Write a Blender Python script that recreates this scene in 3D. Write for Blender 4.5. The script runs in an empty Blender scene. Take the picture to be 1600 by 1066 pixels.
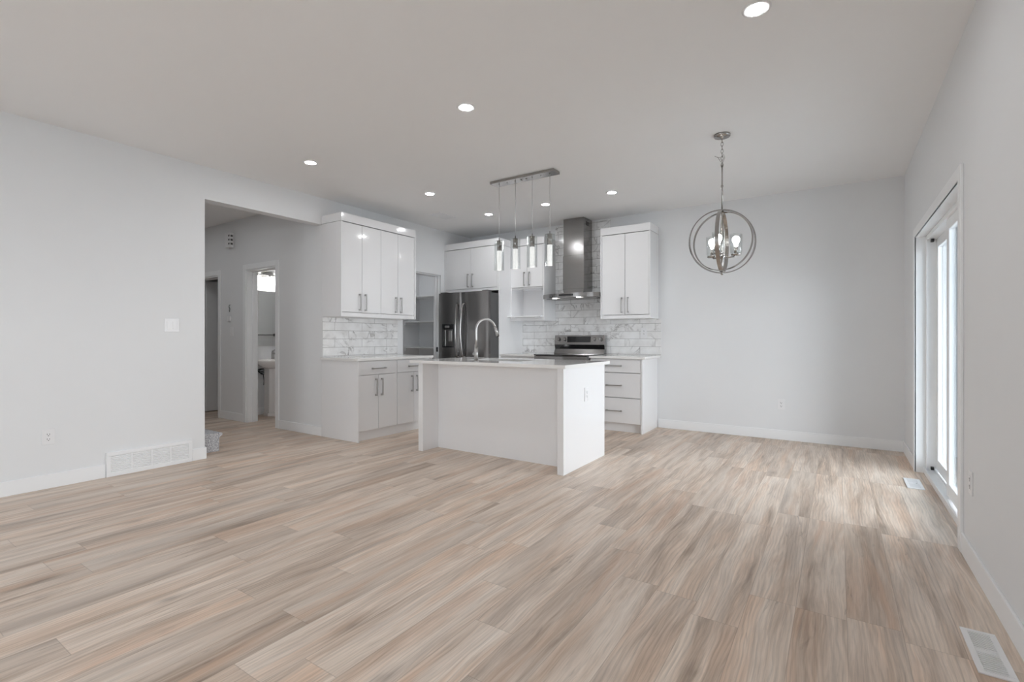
import bpy, bmesh, math, random
from mathutils import Vector, Matrix
random.seed(7)
S = bpy.context.scene
COL = S.collection
R = math.radians
H_CEIL = 2.755

# ---------------------------------------------------------------- camera, sky, exposure
cam = bpy.data.cameras.new('camera')
cam.sensor_width = 36.0
cam.lens = 765.0 / 1600.0 * 36.0
cam.shift_y = -4.5 / 1600.0
cam.clip_start = 0.05
camo = bpy.data.objects.new('camera', cam)
COL.objects.link(camo)
camo.location = (0, 0, 1.135)
camo.rotation_euler = (R(90), 0, R(33.65))
S.camera = camo

W = bpy.data.worlds.new('sky')
S.world = W
W.use_nodes = True
wn = W.node_tree
wn.nodes.clear()
w_out = wn.nodes.new('ShaderNodeOutputWorld')
w_bg = wn.nodes.new('ShaderNodeBackground')
w_tc = wn.nodes.new('ShaderNodeTexCoord')
w_sep = wn.nodes.new('ShaderNodeSeparateXYZ')
w_rmp = wn.nodes.new('ShaderNodeValToRGB')
wn.links.new(w_tc.outputs['Generated'], w_sep.inputs[0])
wn.links.new(w_sep.outputs['Z'], w_rmp.inputs[0])
w_rmp.color_ramp.elements[0].color = (0.955, 0.975, 1.0, 1)
w_rmp.color_ramp.elements[1].color = (0.915, 0.955, 1.0, 1)
wn.links.new(w_rmp.outputs[0], w_bg.inputs[0])
w_bg.inputs[1].default_value = 2.3
wn.links.new(w_bg.outputs[0], w_out.inputs[0])

S.view_settings.view_transform = 'Standard'
S.view_settings.look = 'None'
S.view_settings.gamma = 1.0
S.view_settings.use_curve_mapping = False
S.view_settings.exposure = 2.62
S.cycles.use_denoising = True
S.cycles.max_bounces = 14
S.cycles.diffuse_bounces = 8
S.cycles.glossy_bounces = 6
S.cycles.transmission_bounces = 8
S.cycles.sample_clamp_indirect = 6.0
S.cycles.caustics_refractive = False
S.cycles.caustics_reflective = False


def portal(name, loc, rot, sx, sy):
    l = bpy.data.lights.new(name, 'AREA')
    l.shape = 'RECTANGLE'
    l.size, l.size_y = sx, sy
    l.cycles.is_portal = True
    o = bpy.data.objects.new(name, l)
    COL.objects.link(o)
    o.location, o.rotation_euler = loc, rot
    return o


# openings that let the daylight in; the two windows are added
portal('daylight_patio_door', (0.90, 4.45, 1.0), (0, R(90), 0), 2.0, 1.85)
portal('daylight_side_window', (0.90, -1.0, 1.45), (0, R(90), 0), 1.5, 2.2)
portal('daylight_front_window', (-3.05, -3.05, 1.45), (R(90), 0, 0), 1.7, 1.5)


# ---------------------------------------------------------------- materials
def new_mat(name):
    m = bpy.data.materials.new(name)
    m.use_nodes = True
    nt = m.node_tree
    return m, nt, nt.nodes['Principled BSDF']


def srgb(r, g, b):
    f = lambda c: (c / 255 / 12.92) if c / 255 <= 0.04045 else ((c / 255 + 0.055) / 1.055) ** 2.4
    return (f(r), f(g), f(b), 1)


def nd(nt, t, **kw):
    n = nt.nodes.new(t)
    for k, v in kw.items():
        setattr(n, k, v)
    return n


def mth(nt, op, a, b=None, c=None):
    n = nd(nt, 'ShaderNodeMath', operation=op)
    for i, v in enumerate((a, b, c)):
        if v is None:
            continue
        if isinstance(v, (int, float)):
            n.inputs[i].default_value = v
        else:
            nt.links.new(v, n.inputs[i])
    return n.outputs[0]


def mixc(nt, fac, a, b, mode='MIX'):
    n = nd(nt, 'ShaderNodeMix', data_type='RGBA', blend_type=mode)
    for i, v in ((0, fac), (6, a), (7, b)):
        if isinstance(v, (int, float, tuple)):
            n.inputs[i].default_value = v
        else:
            nt.links.new(v, n.inputs[i])
    return n.outputs[2]


def ramp(nt, src, *stops):
    n = nd(nt, 'ShaderNodeValToRGB')
    e = n.color_ramp.elements
    while len(e) < len(stops):
        e.new(0.5)
    for el, (p, c) in zip(e, stops):
        el.position = p
        el.color = c if isinstance(c, tuple) else (c, c, c, 1)
    nt.links.new(src, n.inputs[0])
    return n.outputs[0]


def noise(nt, vec, scale=5, detail=3, rough=0.5, dist=0.0):
    n = nd(nt, 'ShaderNodeTexNoise')
    n.inputs['Scale'].default_value = scale
    n.inputs['Detail'].default_value = detail
    n.inputs['Roughness'].default_value = rough
    n.inputs['Distortion'].default_value = dist
    if vec is not None:
        nt.links.new(vec, n.inputs['Vector'])
    return n.outputs['Fac']


def objco(nt):
    return nd(nt, 'ShaderNodeTexCoord').outputs['Object']


def mapping(nt, vec, scale=(1, 1, 1), loc=(0, 0, 0)):
    n = nd(nt, 'ShaderNodeMapping')
    n.inputs['Scale'].default_value = scale
    n.inputs['Location'].default_value = loc
    nt.links.new(vec, n.inputs[0])
    return n.outputs[0]


def comb(nt, x, y, z=0.0):
    n = nd(nt, 'ShaderNodeCombineXYZ')
    for i, v in enumerate((x, y, z)):
        if isinstance(v, (int, float)):
            n.inputs[i].default_value = v
        else:
            nt.links.new(v, n.inputs[i])
    return n.outputs[0]


def bump(nt, bs, h, strength=0.1, dist=0.01):
    n = nd(nt, 'ShaderNodeBump')
    n.inputs['Strength'].default_value = strength
    n.inputs['Distance'].default_value = dist
    nt.links.new(h, n.inputs['Height'])
    nt.links.new(n.outputs[0], bs.inputs['Normal'])


def simple(name, col, rough=0.5, metal=0.0, coat=0.0, bumps=None, var=0.03):
    """plain surface with a faint procedural mottling"""
    m, nt, bs = new_mat(name)
    co = objco(nt)
    f = noise(nt, co, 6.0, 3)
    k = tuple(max(0, c * (1 - var)) for c in col[:3]) + (1,)
    nt.links.new(mixc(nt, f, k, col), bs.inputs['Base Color'])
    bs.inputs['Roughness'].default_value = rough
    bs.inputs['Metallic'].default_value = metal
    bs.inputs['Coat Weight'].default_value = coat
    bs.inputs['Coat Roughness'].default_value = 0.03
    if bumps:
        bump(nt, bs, noise(nt, co, bumps[0], 4), bumps[1], 0.002)
    return m


def emis(name, col, strength):
    m, nt, bs = new_mat(name)
    bs.inputs['Base Color'].default_value = (0.9, 0.9, 0.9, 1)
    bs.inputs['Emission Color'].default_value = col
    bs.inputs['Emission Strength'].default_value = strength
    return m


def brushed(name, col, rough, axis_scale):
    m, nt, bs = new_mat(name)
    v = mapping(nt, objco(nt), axis_scale)
    f = noise(nt, v, 4.0, 4)
    bs.inputs['Metallic'].default_value = 1.0
    nt.links.new(mixc(nt, f, tuple(c * 0.85 for c in col[:3]) + (1,), col), bs.inputs['Base Color'])
    nt.links.new(mth(nt, 'ADD', mth(nt, 'MULTIPLY', f, 0.12), rough - 0.06), bs.inputs['Roughness'])
    return m


def glassmat(name, tint=(1, 1, 1, 1), rough=0.0):
    m, nt, bs = new_mat(name)
    bs.inputs['Base Color'].default_value = tint
    bs.inputs['Roughness'].default_value = rough
    bs.inputs['Transmission Weight'].default_value = 1.0
    bs.inputs['IOR'].default_value = 1.45
    return m


def thin_glass(name, tint, refl=0.9):
    """thin pane: clear transmission with a fresnel reflection on top"""
    m, nt, bs = new_mat(name)
    nt.nodes.remove(bs)
    out = nt.nodes['Material Output']
    tr = nd(nt, 'ShaderNodeBsdfTransparent')
    tr.inputs[0].default_value = tint
    gl = nd(nt, 'ShaderNodeBsdfGlossy')
    gl.inputs['Roughness'].default_value = 0.0
    lw = nd(nt, 'ShaderNodeLayerWeight')
    fac = mth(nt, 'ADD', mth(nt, 'MULTIPLY', mth(nt, 'POWER', lw.outputs['Facing'], 5.0), refl), 0.04)
    mx = nd(nt, 'ShaderNodeMixShader')
    nt.links.new(fac, mx.inputs[0])
    nt.links.new(tr.outputs[0], mx.inputs[1])
    nt.links.new(gl.outputs[0], mx.inputs[2])
    nt.links.new(mx.outputs[0], out.inputs[0])
    return m


def floor_material():
    m, nt, bs = new_mat('oak_vinyl_planks')
    co = objco(nt)
    sp = nd(nt, 'ShaderNodeSeparateXYZ')
    nt.links.new(co, sp.inputs[0])
    X, Y = sp.outputs[0], sp.outputs[1]
    PW, PL = 0.178, 1.22
    xs = mth(nt, 'DIVIDE', mth(nt, 'SUBTRACT', X, 0.03), PW)
    col = mth(nt, 'FLOOR', xs)
    fx = mth(nt, 'FRACT', xs)
    wn1 = nd(nt, 'ShaderNodeTexWhiteNoise', noise_dimensions='1D')
    nt.links.new(mth(nt, 'ADD', col, 0.37), wn1.inputs['W'])
    rnd_off = mth(nt, 'MULTIPLY', wn1.outputs['Value'], PL)
    # the planks laid in a staircase pattern in front of the island
    step_off = mth(nt, 'ADD', mth(nt, 'MULTIPLY', mth(nt, 'ADD', col, 8.0), -0.274), 3.057)
    msk = mth(nt, 'MULTIPLY', mth(nt, 'GREATER_THAN', col, -8.5), mth(nt, 'LESS_THAN', col, -4.5))
    off = mth(nt, 'ADD', mth(nt, 'MULTIPLY', step_off, msk),
              mth(nt, 'MULTIPLY', rnd_off, mth(nt, 'SUBTRACT', 1.0, msk)))
    ys = mth(nt, 'DIVIDE', mth(nt, 'SUBTRACT', Y, off), PL)
    row = mth(nt, 'FLOOR', ys)
    fy = mth(nt, 'FRACT', ys)
    wn2 = nd(nt, 'ShaderNodeTexWhiteNoise', noise_dimensions='2D')
    nt.links.new(comb(nt, col, row), wn2.inputs['Vector'])
    rv = wn2.outputs['Value']
    rs = nd(nt, 'ShaderNodeSeparateColor')
    nt.links.new(wn2.outputs['Color'], rs.inputs[0])
    r2, r3 = rs.outputs[1], rs.outputs[2]
    # every plank has a grain of its own: shift the noise space by the plank id
    gx = mth(nt, 'ADD', X, mth(nt, 'MULTIPLY', rv, 37.0))
    gy = mth(nt, 'ADD', Y, mth(nt, 'MULTIPLY', r2, 23.0))
    gz = mth(nt, 'MULTIPLY', r3, 9.0)
    gv0 = comb(nt, gx, gy, gz)
    warp = noise(nt, mapping(nt, gv0, (5.0, 1.3, 1)), 1.0, 2, 0.5)
    gx = mth(nt, 'ADD', gx, mth(nt, 'MULTIPLY', mth(nt, 'SUBTRACT', warp, 0.5), 0.075))
    gv = comb(nt, gx, gy, gz)
    bands = noise(nt, mapping(nt, gv, (8.0, 0.75, 1)), 1.0, 4, 0.55, 0.5)
    b2 = noise(nt, mapping(nt, gv, (24.0, 1.5, 1), (3.1, 7.7, 0)), 1.0, 4, 0.6, 0.8)
    bands = mth(nt, 'ADD', mth(nt, 'MULTIPLY', bands, 0.58), mth(nt, 'MULTIPLY', b2, 0.42))
    hue = noise(nt, mapping(nt, gv, (10.0, 0.8, 1), (11.3, 2.9, 0)), 1.0, 3, 0.55, 0.6)
    fleck = ramp(nt, noise(nt, mapping(nt, gv, (42.0, 4.2, 1), (1.7, 5.1, 0)), 1.0, 3, 0.6, 1.0), (0.60, 0.0), (0.74, 1.0))
    fmask = ramp(nt, noise(nt, mapping(nt, gv, (7.0, 1.6, 1), (9.7, 4.3, 0)), 1.0, 2), (0.50, 0.0), (0.66, 1.0))
    grain = noise(nt, mapping(nt, gv, (130.0, 4.5, 1)), 1.0, 4, 0.6, 0.8)
    fine = noise(nt, mapping(nt, gv, (260.0, 6.0, 1)), 1.0, 2, 0.5)
    patch = noise(nt, mapping(nt, gv, (4.5, 1.1, 1)), 1.0, 2, 0.5)
    # cathedral rings
    rw = nd(nt, 'ShaderNodeTexWave', wave_type='RINGS', rings_direction='SPHERICAL')
    rw.inputs['Scale'].default_value = 7.0
    rw.inputs['Distortion'].default_value = 6.0
    rw.inputs['Detail'].default_value = 2.0
    rw.inputs['Detail Scale'].default_value = 1.2
    nt.links.new(mapping(nt, gv, (2.6, 0.42, 1)), rw.inputs['Vector'])
    # knots
    vo = nd(nt, 'ShaderNodeTexVoronoi')
    vo.inputs['Scale'].default_value = 1.0
    kd = mth(nt, 'MULTIPLY', mth(nt, 'SUBTRACT', b2, 0.5), 0.10)
    nt.links.new(mapping(nt, comb(nt, mth(nt, 'ADD', gx, kd), mth(nt, 'ADD', gy, kd), gz), (4.4, 1.9, 1)), vo.inputs['Vector'])
    knot = ramp(nt, vo.outputs['Distance'], (0.0, 1.0), (0.04, 0.7), (0.09, 0.3), (0.20, 0.0))
    vsep = nd(nt, 'ShaderNodeSeparateColor')
    nt.links.new(vo.outputs['Color'], vsep.inputs[0])
    knot = mth(nt, 'MULTIPLY', knot, mth(nt, 'GREATER_THAN', vsep.outputs[0], 0.62))
    base = ramp(nt, bands, (0.32, srgb(152, 134, 119)), (0.44, srgb(194, 176, 160)),
                (0.54, srgb(219, 204, 190)), (0.70, srgb(234, 224, 213)))
    grey = ramp(nt, patch, (0.30, srgb(176, 163, 152)), (0.5, srgb(210, 198, 187)), (0.72, srgb(228, 214, 198)))
    c = mixc(nt, ramp(nt, hue, (0.34, 0.6), (0.50, 0.0)), base, grey)
    warm = ramp(nt, patch, (0.35, srgb(200, 166, 141)), (0.7, srgb(228, 204, 182)))
    c = mixc(nt, mth(nt, 'MULTIPLY', ramp(nt, hue, (0.50, 0.0), (0.64, 1.0)), mth(nt, 'ADD', mth(nt, 'MULTIPLY', r3, 0.45), 0.25)), c, warm)
    c = mixc(nt, mth(nt, 'MULTIPLY', mth(nt, 'MULTIPLY', fleck, fmask), 0.55), c, srgb(120, 105, 94))
    tone = ramp(nt, rv, (0.0, 0.86), (0.25, 0.96), (0.6, 1.02), (1.0, 1.06))
    c = mixc(nt, 1.0, c, tone, 'MULTIPLY')
    g = ramp(nt, grain, (0.28, 0.72), (0.5, 0.97), (0.75, 1.06))
    c = mixc(nt, 0.6, c, g, 'MULTIPLY')
    f2 = ramp(nt, fine, (0.3, 0.86), (0.6, 1.04))
    c = mixc(nt, 0.7, c, f2, 'MULTIPLY')
    rg = ramp(nt, rw.outputs['Fac'], (0.0, 0.74), (0.45, 1.0), (1.0, 1.05))
    c = mixc(nt, mth(nt, 'MULTIPLY', mth(nt, 'GREATER_THAN', rv, 0.3), 0.40), c, rg, 'MULTIPLY')
    c = mixc(nt, mth(nt, 'MULTIPLY', knot, 0.62), c, srgb(96, 80, 68))
    c = mixc(nt, 1.0, c, (1.0, 0.978, 0.955, 1), 'MULTIPLY')
    # plank seams
    ex = mth(nt, 'MINIMUM', fx, mth(nt, 'SUBTRACT', 1.0, fx))
    ey = mth(nt, 'MINIMUM', fy, mth(nt, 'SUBTRACT', 1.0, fy))
    seam = mth(nt, 'MAXIMUM', mth(nt, 'LESS_THAN', ex, 0.008), mth(nt, 'LESS_THAN', ey, 0.0012))
    c = mixc(nt, mth(nt, 'MULTIPLY', seam, 0.30), c, srgb(104, 88, 76))
    nt.links.new(c, bs.inputs['Base Color'])
    nt.links.new(mth(nt, 'ADD', mth(nt, 'MULTIPLY', grain, 0.14), 0.34), bs.inputs['Roughness'])
    bs.inputs['Specular IOR Level'].default_value = 0.42
    hh = mth(nt, 'SUBTRACT', mth(nt, 'MULTIPLY', grain, 0.35), seam)
    bump(nt, bs, hh, 0.12, 0.002)
    return m


def tile_material(name, axis):
    """long marble-look subway tiles; axis 0 runs along x, 1 along y"""
    m, nt, bs = new_mat(name)
    co = objco(nt)
    sp = nd(nt, 'ShaderNodeSeparateXYZ')
    nt.links.new(co, sp.inputs[0])
    A, Z = sp.outputs[axis], sp.outputs[2]
    zr = mth(nt, 'DIVIDE', mth(nt, 'SUBTRACT', Z, 0.926), 0.0995)
    row = mth(nt, 'FLOOR', zr)
    fz = mth(nt, 'FRACT', zr)
    ar = mth(nt, 'ADD', mth(nt, 'DIVIDE', mth(nt, 'ADD', A, 0.54), 0.40),
             mth(nt, 'MULTIPLY', mth(nt, 'PINGPONG', row, 1.0), 0.5))
    colm = mth(nt, 'FLOOR', ar)
    fa = mth(nt, 'FRACT', ar)
    wnz = nd(nt, 'ShaderNodeTexWhiteNoise', noise_dimensions='2D')
    nt.links.new(comb(nt, colm, row), wnz.inputs['Vector'])
    rs = nd(nt, 'ShaderNodeSeparateColor')
    nt.links.new(wnz.outputs['Color'], rs.inputs[0])
    v = comb(nt, mth(nt, 'ADD', A, mth(nt, 'MULTIPLY', rs.outputs[0], 31.0)),
             mth(nt, 'ADD', Z, mth(nt, 'MULTIPLY', rs.outputs[1], 17.0)), 0.0)
    n1 = noise(nt, mapping(nt, v, (4.5, 4.5, 1)), 1.0, 4, 0.55, 0.9)
    vein = mth(nt, 'ABSOLUTE', mth(nt, 'SUBTRACT', n1, 0.5))
    vein = ramp(nt, vein, (0.0, 1.0), (0.016, 0.45), (0.045, 0.0))
    mask = ramp(nt, noise(nt, mapping(nt, v, (3.0, 3.0, 1), (5, 2, 0)), 1.0, 2), (0.46, 0.0), (0.62, 1.0))
    cloud = ramp(nt, noise(nt, mapping(nt, v, (7, 7, 1)), 1.0, 3), (0.3, srgb(224, 223, 222)), (0.65, srgb(240, 240, 240)))
    c = mixc(nt, mth(nt, 'MULTIPLY', mth(nt, 'MULTIPLY', vein, mask), 0.75), cloud, srgb(134, 130, 128))
    ea = mth(nt, 'MULTIPLY', mth(nt, 'MINIMUM', fa, mth(nt, 'SUBTRACT', 1.0, fa)), 0.40)
    ez = mth(nt, 'MULTIPLY', mth(nt, 'MINIMUM', fz, mth(nt, 'SUBTRACT', 1.0, fz)), 0.0995)
    gr = mth(nt, 'LESS_THAN', mth(nt, 'MINIMUM', ea, ez), 0.0020)
    c = mixc(nt, gr, c, srgb(152, 150, 148))
    nt.links.new(c, bs.inputs['Base Color'])
    nt.links.new(mth(nt, 'ADD', mth(nt, 'MULTIPLY', gr, 0.5), 0.14), bs.inputs['Roughness'])
    bump(nt, bs, mth(nt, 'SUBTRACT', 1.0, gr), 0.3, 0.002)
    return m


def carpet_material():
    m, nt, bs = new_mat('grey_carpet')
    co = objco(nt)
    a = noise(nt, co, 95.0, 2, 0.7)
    b = noise(nt, co, 330.0, 2, 0.6)
    c = ramp(nt, a, (0.32, srgb(140, 142, 148)), (0.5, srgb(198, 198, 202)), (0.68, srgb(238, 238, 238)))
    c = mixc(nt, 0.5, c, ramp(nt, b, (0.3, 0.7), (0.7, 1.0)), 'MULTIPLY')
    nt.links.new(c, bs.inputs['Base Color'])
    bs.inputs['Roughness'].default_value = 1.0
    bump(nt, bs, a, 1.0, 0.01)
    return m


def crystal_material():
    """lit bubble-glass rod"""
    m, nt, bs = new_mat('lit_bubble_crystal')
    co = objco(nt)
    vo = nd(nt, 'ShaderNodeTexVoronoi')
    vo.inputs['Scale'].default_value = 75.0
    nt.links.new(co, vo.inputs['Vector'])
    s = ramp(nt, vo.outputs['Distance'], (0.12, 0.3), (0.46, 1.0))
    bs.inputs['Base Color'].default_value = (0.45, 0.46, 0.46, 1)
    bs.inputs['Roughness'].default_value = 0.1
    bs.inputs['Emission Color'].default_value = (1, 0.985, 0.96, 1)
    nt.links.new(mth(nt, 'MULTIPLY', s, 0.15), bs.inputs['Emission Strength'])
    return m


M = {}
M['wall'] = simple('wall_paint', srgb(226, 227, 228), 0.65, bumps=(220, 0.05), var=0.015)
M['ceiling'] = simple('ceiling_paint', srgb(238, 238, 238), 0.85, bumps=(150, 0.06), var=0.015)
M['trim'] = simple('white_trim_paint', srgb(236, 237, 238), 0.4, var=0.01)
M['floor'] = floor_material()
M['gloss'] = simple('white_gloss_lacquer', srgb(232, 232, 233), 0.10, coat=0.6, var=0.01)
M['melamine'] = simple('white_melamine', srgb(230, 230, 230), 0.4, var=0.015)
M['quartz'] = simple('white_quartz', srgb(232, 231, 229), 0.12, coat=0.3, var=0.06)
M['tile_x'] = tile_material('marble_tile_back', 0)
M['tile_y'] = tile_material('marble_tile_left', 1)
M['steel'] = brushed('brushed_stainless', (0.36, 0.35, 0.345, 1), 0.17, (3, 3, 60))
M['dark_steel'] = brushed('dark_stainless', (0.27, 0.26, 0.255, 1), 0.24, (60, 60, 2))
M['nickel'] = brushed('brushed_nickel', (0.50, 0.49, 0.48, 1), 0.30, (30, 30, 30))
M['chrome'] = brushed('polished_nickel', (0.44, 0.425, 0.41, 1), 0.16, (10, 10, 10))
M['silver_cord'] = simple('silver_cord', (0.62, 0.62, 0.62, 1), 0.35, metal=0.4)
M['black_glass'] = simple('black_glass', (0.008, 0.008, 0.009, 1), 0.06, coat=0.5)
M['black'] = simple('black_plastic', (0.015, 0.015, 0.016, 1), 0.4)
M['gasket'] = simple('grey_gasket', (0.10, 0.10, 0.10, 1), 0.6)
M['dark_slot'] = simple('dark_slot', (0.03, 0.03, 0.03, 1), 0.8)
M['plate'] = simple('white_switch_plastic', srgb(230, 230, 231), 0.3, var=0.01)
M['pvc'] = simple('white_vinyl_frame', srgb(240, 241, 242), 0.3, var=0.01)
M['porcelain'] = simple('white_porcelain', srgb(240, 236, 234), 0.08, coat=0.6, var=0.01)
M['glass'] = thin_glass('clear_glass', (0.94, 0.95, 0.95, 1), 0.55)
M['pane'] = thin_glass('window_pane', (0.88, 0.90, 0.915, 1))
M['mirror'] = simple('mirror_silver', (0.82, 0.83, 0.83, 1), 0.01, metal=1.0, var=0.0)
M['carpet'] = carpet_material()
M['led'] = emis('led_lens', (0.97, 0.985, 1.0, 1), 31.0)
M['bulb'] = emis('frosted_bulb', (1, 0.98, 0.95, 1), 1.6)
M['opal'] = emis('opal_shade', (1, 0.98, 0.95, 1), 2.2)
M['crystal'] = crystal_material()
M['concrete'] = simple('pale_concrete', srgb(168, 170, 170), 0.9, var=0.15)
M['siding'] = simple('pale_blue_siding', srgb(142, 160, 168), 0.7, var=0.08)


# ---------------------------------------------------------------- mesh builder
class MB:
    def __init__(s):
        s.bm = bmesh.new()

    def _merge(s, t, smooth=False):
        for f in t.faces:
            f.smooth = smooth
        me = bpy.data.meshes.new('tmp')
        t.to_mesh(me)
        t.free()
        s.bm.from_mesh(me)
        bpy.data.meshes.remove(me)
        return s

    def box(s, x0, x1, y0, y1, z0, z1, b=0.0, seg=2, rot=None, piv=None):
        t = bmesh.new()
        bmesh.ops.create_cube(t, size=1.0)
        for v in t.verts:
            v.co = Vector(((x0 + x1) / 2 + v.co.x * (x1 - x0), (y0 + y1) / 2 + v.co.y * (y1 - y0),
                           (z0 + z1) / 2 + v.co.z * (z1 - z0)))
        if b:
            bmesh.ops.bevel(t, geom=t.edges[:], offset=b, segments=seg, affect='EDGES', profile=0.5)
        if rot is not None:
            p = Vector(piv) if piv else Vector(((x0 + x1) / 2, (y0 + y1) / 2, (z0 + z1) / 2))
            for v in t.verts:
                v.co = rot @ (v.co - p) + p
        return s._merge(t)

    def cyl(s, p0, p1, r0, r1=None, n=24, cap=True):
        p0, p1 = Vector(p0), Vector(p1)
        r1 = r0 if r1 is None else r1
        t = bmesh.new()
        q = (p1 - p0).to_track_quat('Z', 'Y').to_matrix()
        a, b = [], []
        for i in range(n):
            c = Vector((math.cos(2 * math.pi * i / n), math.sin(2 * math.pi * i / n), 0))
            a.append(t.verts.new(p0 + q @ (c * r0)))
            b.append(t.verts.new(p1 + q @ (c * r1)))
        for i in range(n):
            j = (i + 1) % n
            t.faces.new((a[i], a[j], b[j], b[i]))
        for f in t.faces:
            f.smooth = True
        if cap:
            c1 = t.faces.new(a[::-1])
            c2 = t.faces.new(b)
        bmesh.ops.recalc_face_normals(t, faces=t.faces[:])
        sm = [f.smooth for f in t.faces]
        me = bpy.data.meshes.new('tmp')
        t.to_mesh(me)
        t.free()
        s.bm.from_mesh(me)
        bpy.data.meshes.remove(me)
        return s

    def lathe(s, prof, c=(0, 0, 0), n=40, sx=1.0, sy=1.0, smooth=True, arc=None):
        """prof: (radius, z) pairs turned about the vertical through c"""
        t = bmesh.new()
        rings = []
        for r, z in prof:
            if r < 1e-6:
                rings.append([t.verts.new((c[0], c[1], c[2] + z))])
            else:
                rings.append([t.verts.new((c[0] + sx * r * math.cos(2 * math.pi * i / n),
                                           c[1] + sy * r * math.sin(2 * math.pi * i / n), c[2] + z)) for i in range(n)])
        for A, B in zip(rings, rings[1:]):
            for i in range(n):
                j = (i + 1) % n
                if len(A) == 1 and len(B) == 1:
                    continue
                if len(A) == 1:
                    t.faces.new((A[0], B[j], B[i]))
                elif len(B) == 1:
                    t.faces.new((A[i], A[j], B[0]))
                else:
                    t.faces.new((A[i], A[j], B[j], B[i]))
        bmesh.ops.recalc_face_normals(t, faces=t.faces[:])
        return s._merge(t, smooth)

    def tube(s, pts, r, n=14, closed=False):
        pts = [Vector(p) for p in pts]
        rad = r if isinstance(r, (list, tuple)) else [r] * len(pts)
        t = bmesh.new()
        rings = []
        N = len(pts)
        up = Vector((0.137, 0.291, 0.947))
        prev = None
        for i, p in enumerate(pts):
            a = pts[(i - 1) % N] if (closed or i > 0) else p
            b = pts[(i + 1) % N] if (closed or i < N - 1) else p
            d = (b - a).normalized()
            if prev is None:
                x = d.cross(up).normalized()
            else:
                x = (prev - d * prev.dot(d)).normalized()
            prev = x
            y = d.cross(x)
            rings.append([t.verts.new(p + (x * math.cos(2 * math.pi * k / n) + y * math.sin(2 * math.pi * k / n)) * rad[i]) for k in range(n)])
        pairs = list(zip(rings, rings[1:]))
        if closed:
            pairs.append((rings[-1], rings[0]))
        for A, B in pairs:
            for k in range(n):
                j = (k + 1) % n
                t.faces.new((A[k], A[j], B[j], B[k]))
        if not closed:
            t.faces.new(rings[0][::-1])
            t.faces.new(rings[-1])
        bmesh.ops.recalc_face_normals(t, faces=t.faces[:])
        return s._merge(t, True)

    def band(s, c, R_, w, th, mat, n=72):
        """flat hoop: ring of radius R_ about its local z, band width w along z, thickness th"""
        t = bmesh.new()
        prof = [(R_, -w / 2), (R_, w / 2), (R_ - th, w / 2), (R_ - th, -w / 2)]
        rings = []
        for i in range(n):
            a = 2 * math.pi * i / n
            rings.append([t.verts.new(Vector(c) + mat @ Vector((r * math.cos(a), r * math.sin(a), z))) for r, z in prof])
        for i in range(n):
            A, B = rings[i], rings[(i + 1) % n]
            for k in range(4):
                j = (k + 1) % 4
                t.faces.new((A[k], A[j], B[j], B[k]))
        bmesh.ops.recalc_face_normals(t, faces=t.faces[:])
        return s._merge(t, False)

    def prism(s, pts, z0, z1, axis='z', smooth=False, b=0.0):
        """outline pts extruded along an axis; axis z: (x,y), y: (x,z), x: (y,z)"""
        t = bmesh.new()
        mk = {'z': lambda p, h: (p[0], p[1], h), 'y': lambda p, h: (p[0], h, p[1]), 'x': lambda p, h: (h, p[0], p[1])}[axis]
        A = [t.verts.new(mk(p, z0)) for p in pts]
        B = [t.verts.new(mk(p, z1)) for p in pts]
        t.faces.new(A[::-1])
        t.faces.new(B)
        for i in range(len(pts)):
            j = (i + 1) % len(pts)
            t.faces.new((A[i], A[j], B[j], B[i]))
        bmesh.ops.recalc_face_normals(t, faces=t.faces[:])
        if b:
            bmesh.ops.bevel(t, geom=t.edges[:], offset=b, segments=2, affect='EDGES', profile=0.5)
        return s._merge(t, smooth)

    def build(s, name, mat, parent=None, origin=None):
        o = Vector(origin) if origin is not None else Vector((0, 0, 0))
        if parent is not None:
            o = wloc(parent)
        for v in s.bm.verts:
            v.co -= o
        me = bpy.data.meshes.new(name)
        s.bm.to_mesh(me)
        s.bm.free()
        me.materials.append(mat)
        ob = bpy.data.objects.new(name, me)
        COL.objects.link(ob)
        if parent is not None:
            ob.parent = parent
            ob['_o'] = list(o)
        else:
            ob.location = o
        return ob


def wloc(o):
    v = Vector((0, 0, 0))
    while o is not None:
        v += o.location
        o = o.parent
    return v


def tag(o, label=None, cat=None, group=None, kind=None):
    if label:
        o['label'] = label
    if cat:
        o['category'] = cat
    if group:
        o['group'] = group
    if kind:
        o['kind'] = kind
    return o


def thing(name, loc, label, cat, group=None, kind=None):
    o = bpy.data.objects.new(name, None)
    COL.objects.link(o)
    o.location = loc
    o.empty_display_size = 0.1
    return tag(o, label, cat, group, kind)


def kids(o):
    return [c for c in COL.objects if c.parent == o]


def copy_tree(o, loc=None, label=None, parent=None):
    c = o.copy()
    COL.objects.link(c)
    if parent is not None:
        c.parent = parent
    if loc is not None:
        c.location = loc
    if label:
        c['label'] = label
    for k in kids(o):
        copy_tree(k, parent=c)
    return c


def struct(name, mb, mat, label, cat):
    o = mb.build(name, mat)
    return tag(o, label, cat, kind='structure')


# ---------------------------------------------------------------- room shell
XL, XR, YB = -4.965, 0.553, 6.223
XLO = -5.09          # hallway side of the left wall
YH, YHO = 3.50, 3.64  # hallway wall
YF = -2.8

f = MB()
f.box(-9.0, 0.72, -3.0, 6.4, -0.12, 0.0)
struct('floor', f, M['floor'], 'pale oak plank floor running through the whole room', 'floor')
f = MB()
f.box(-9.1, 0.75, -3.0, 6.4, H_CEIL, H_CEIL + 0.12)
struct('ceiling', f, M['ceiling'], 'flat white ceiling with recessed lights', 'ceiling')

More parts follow.
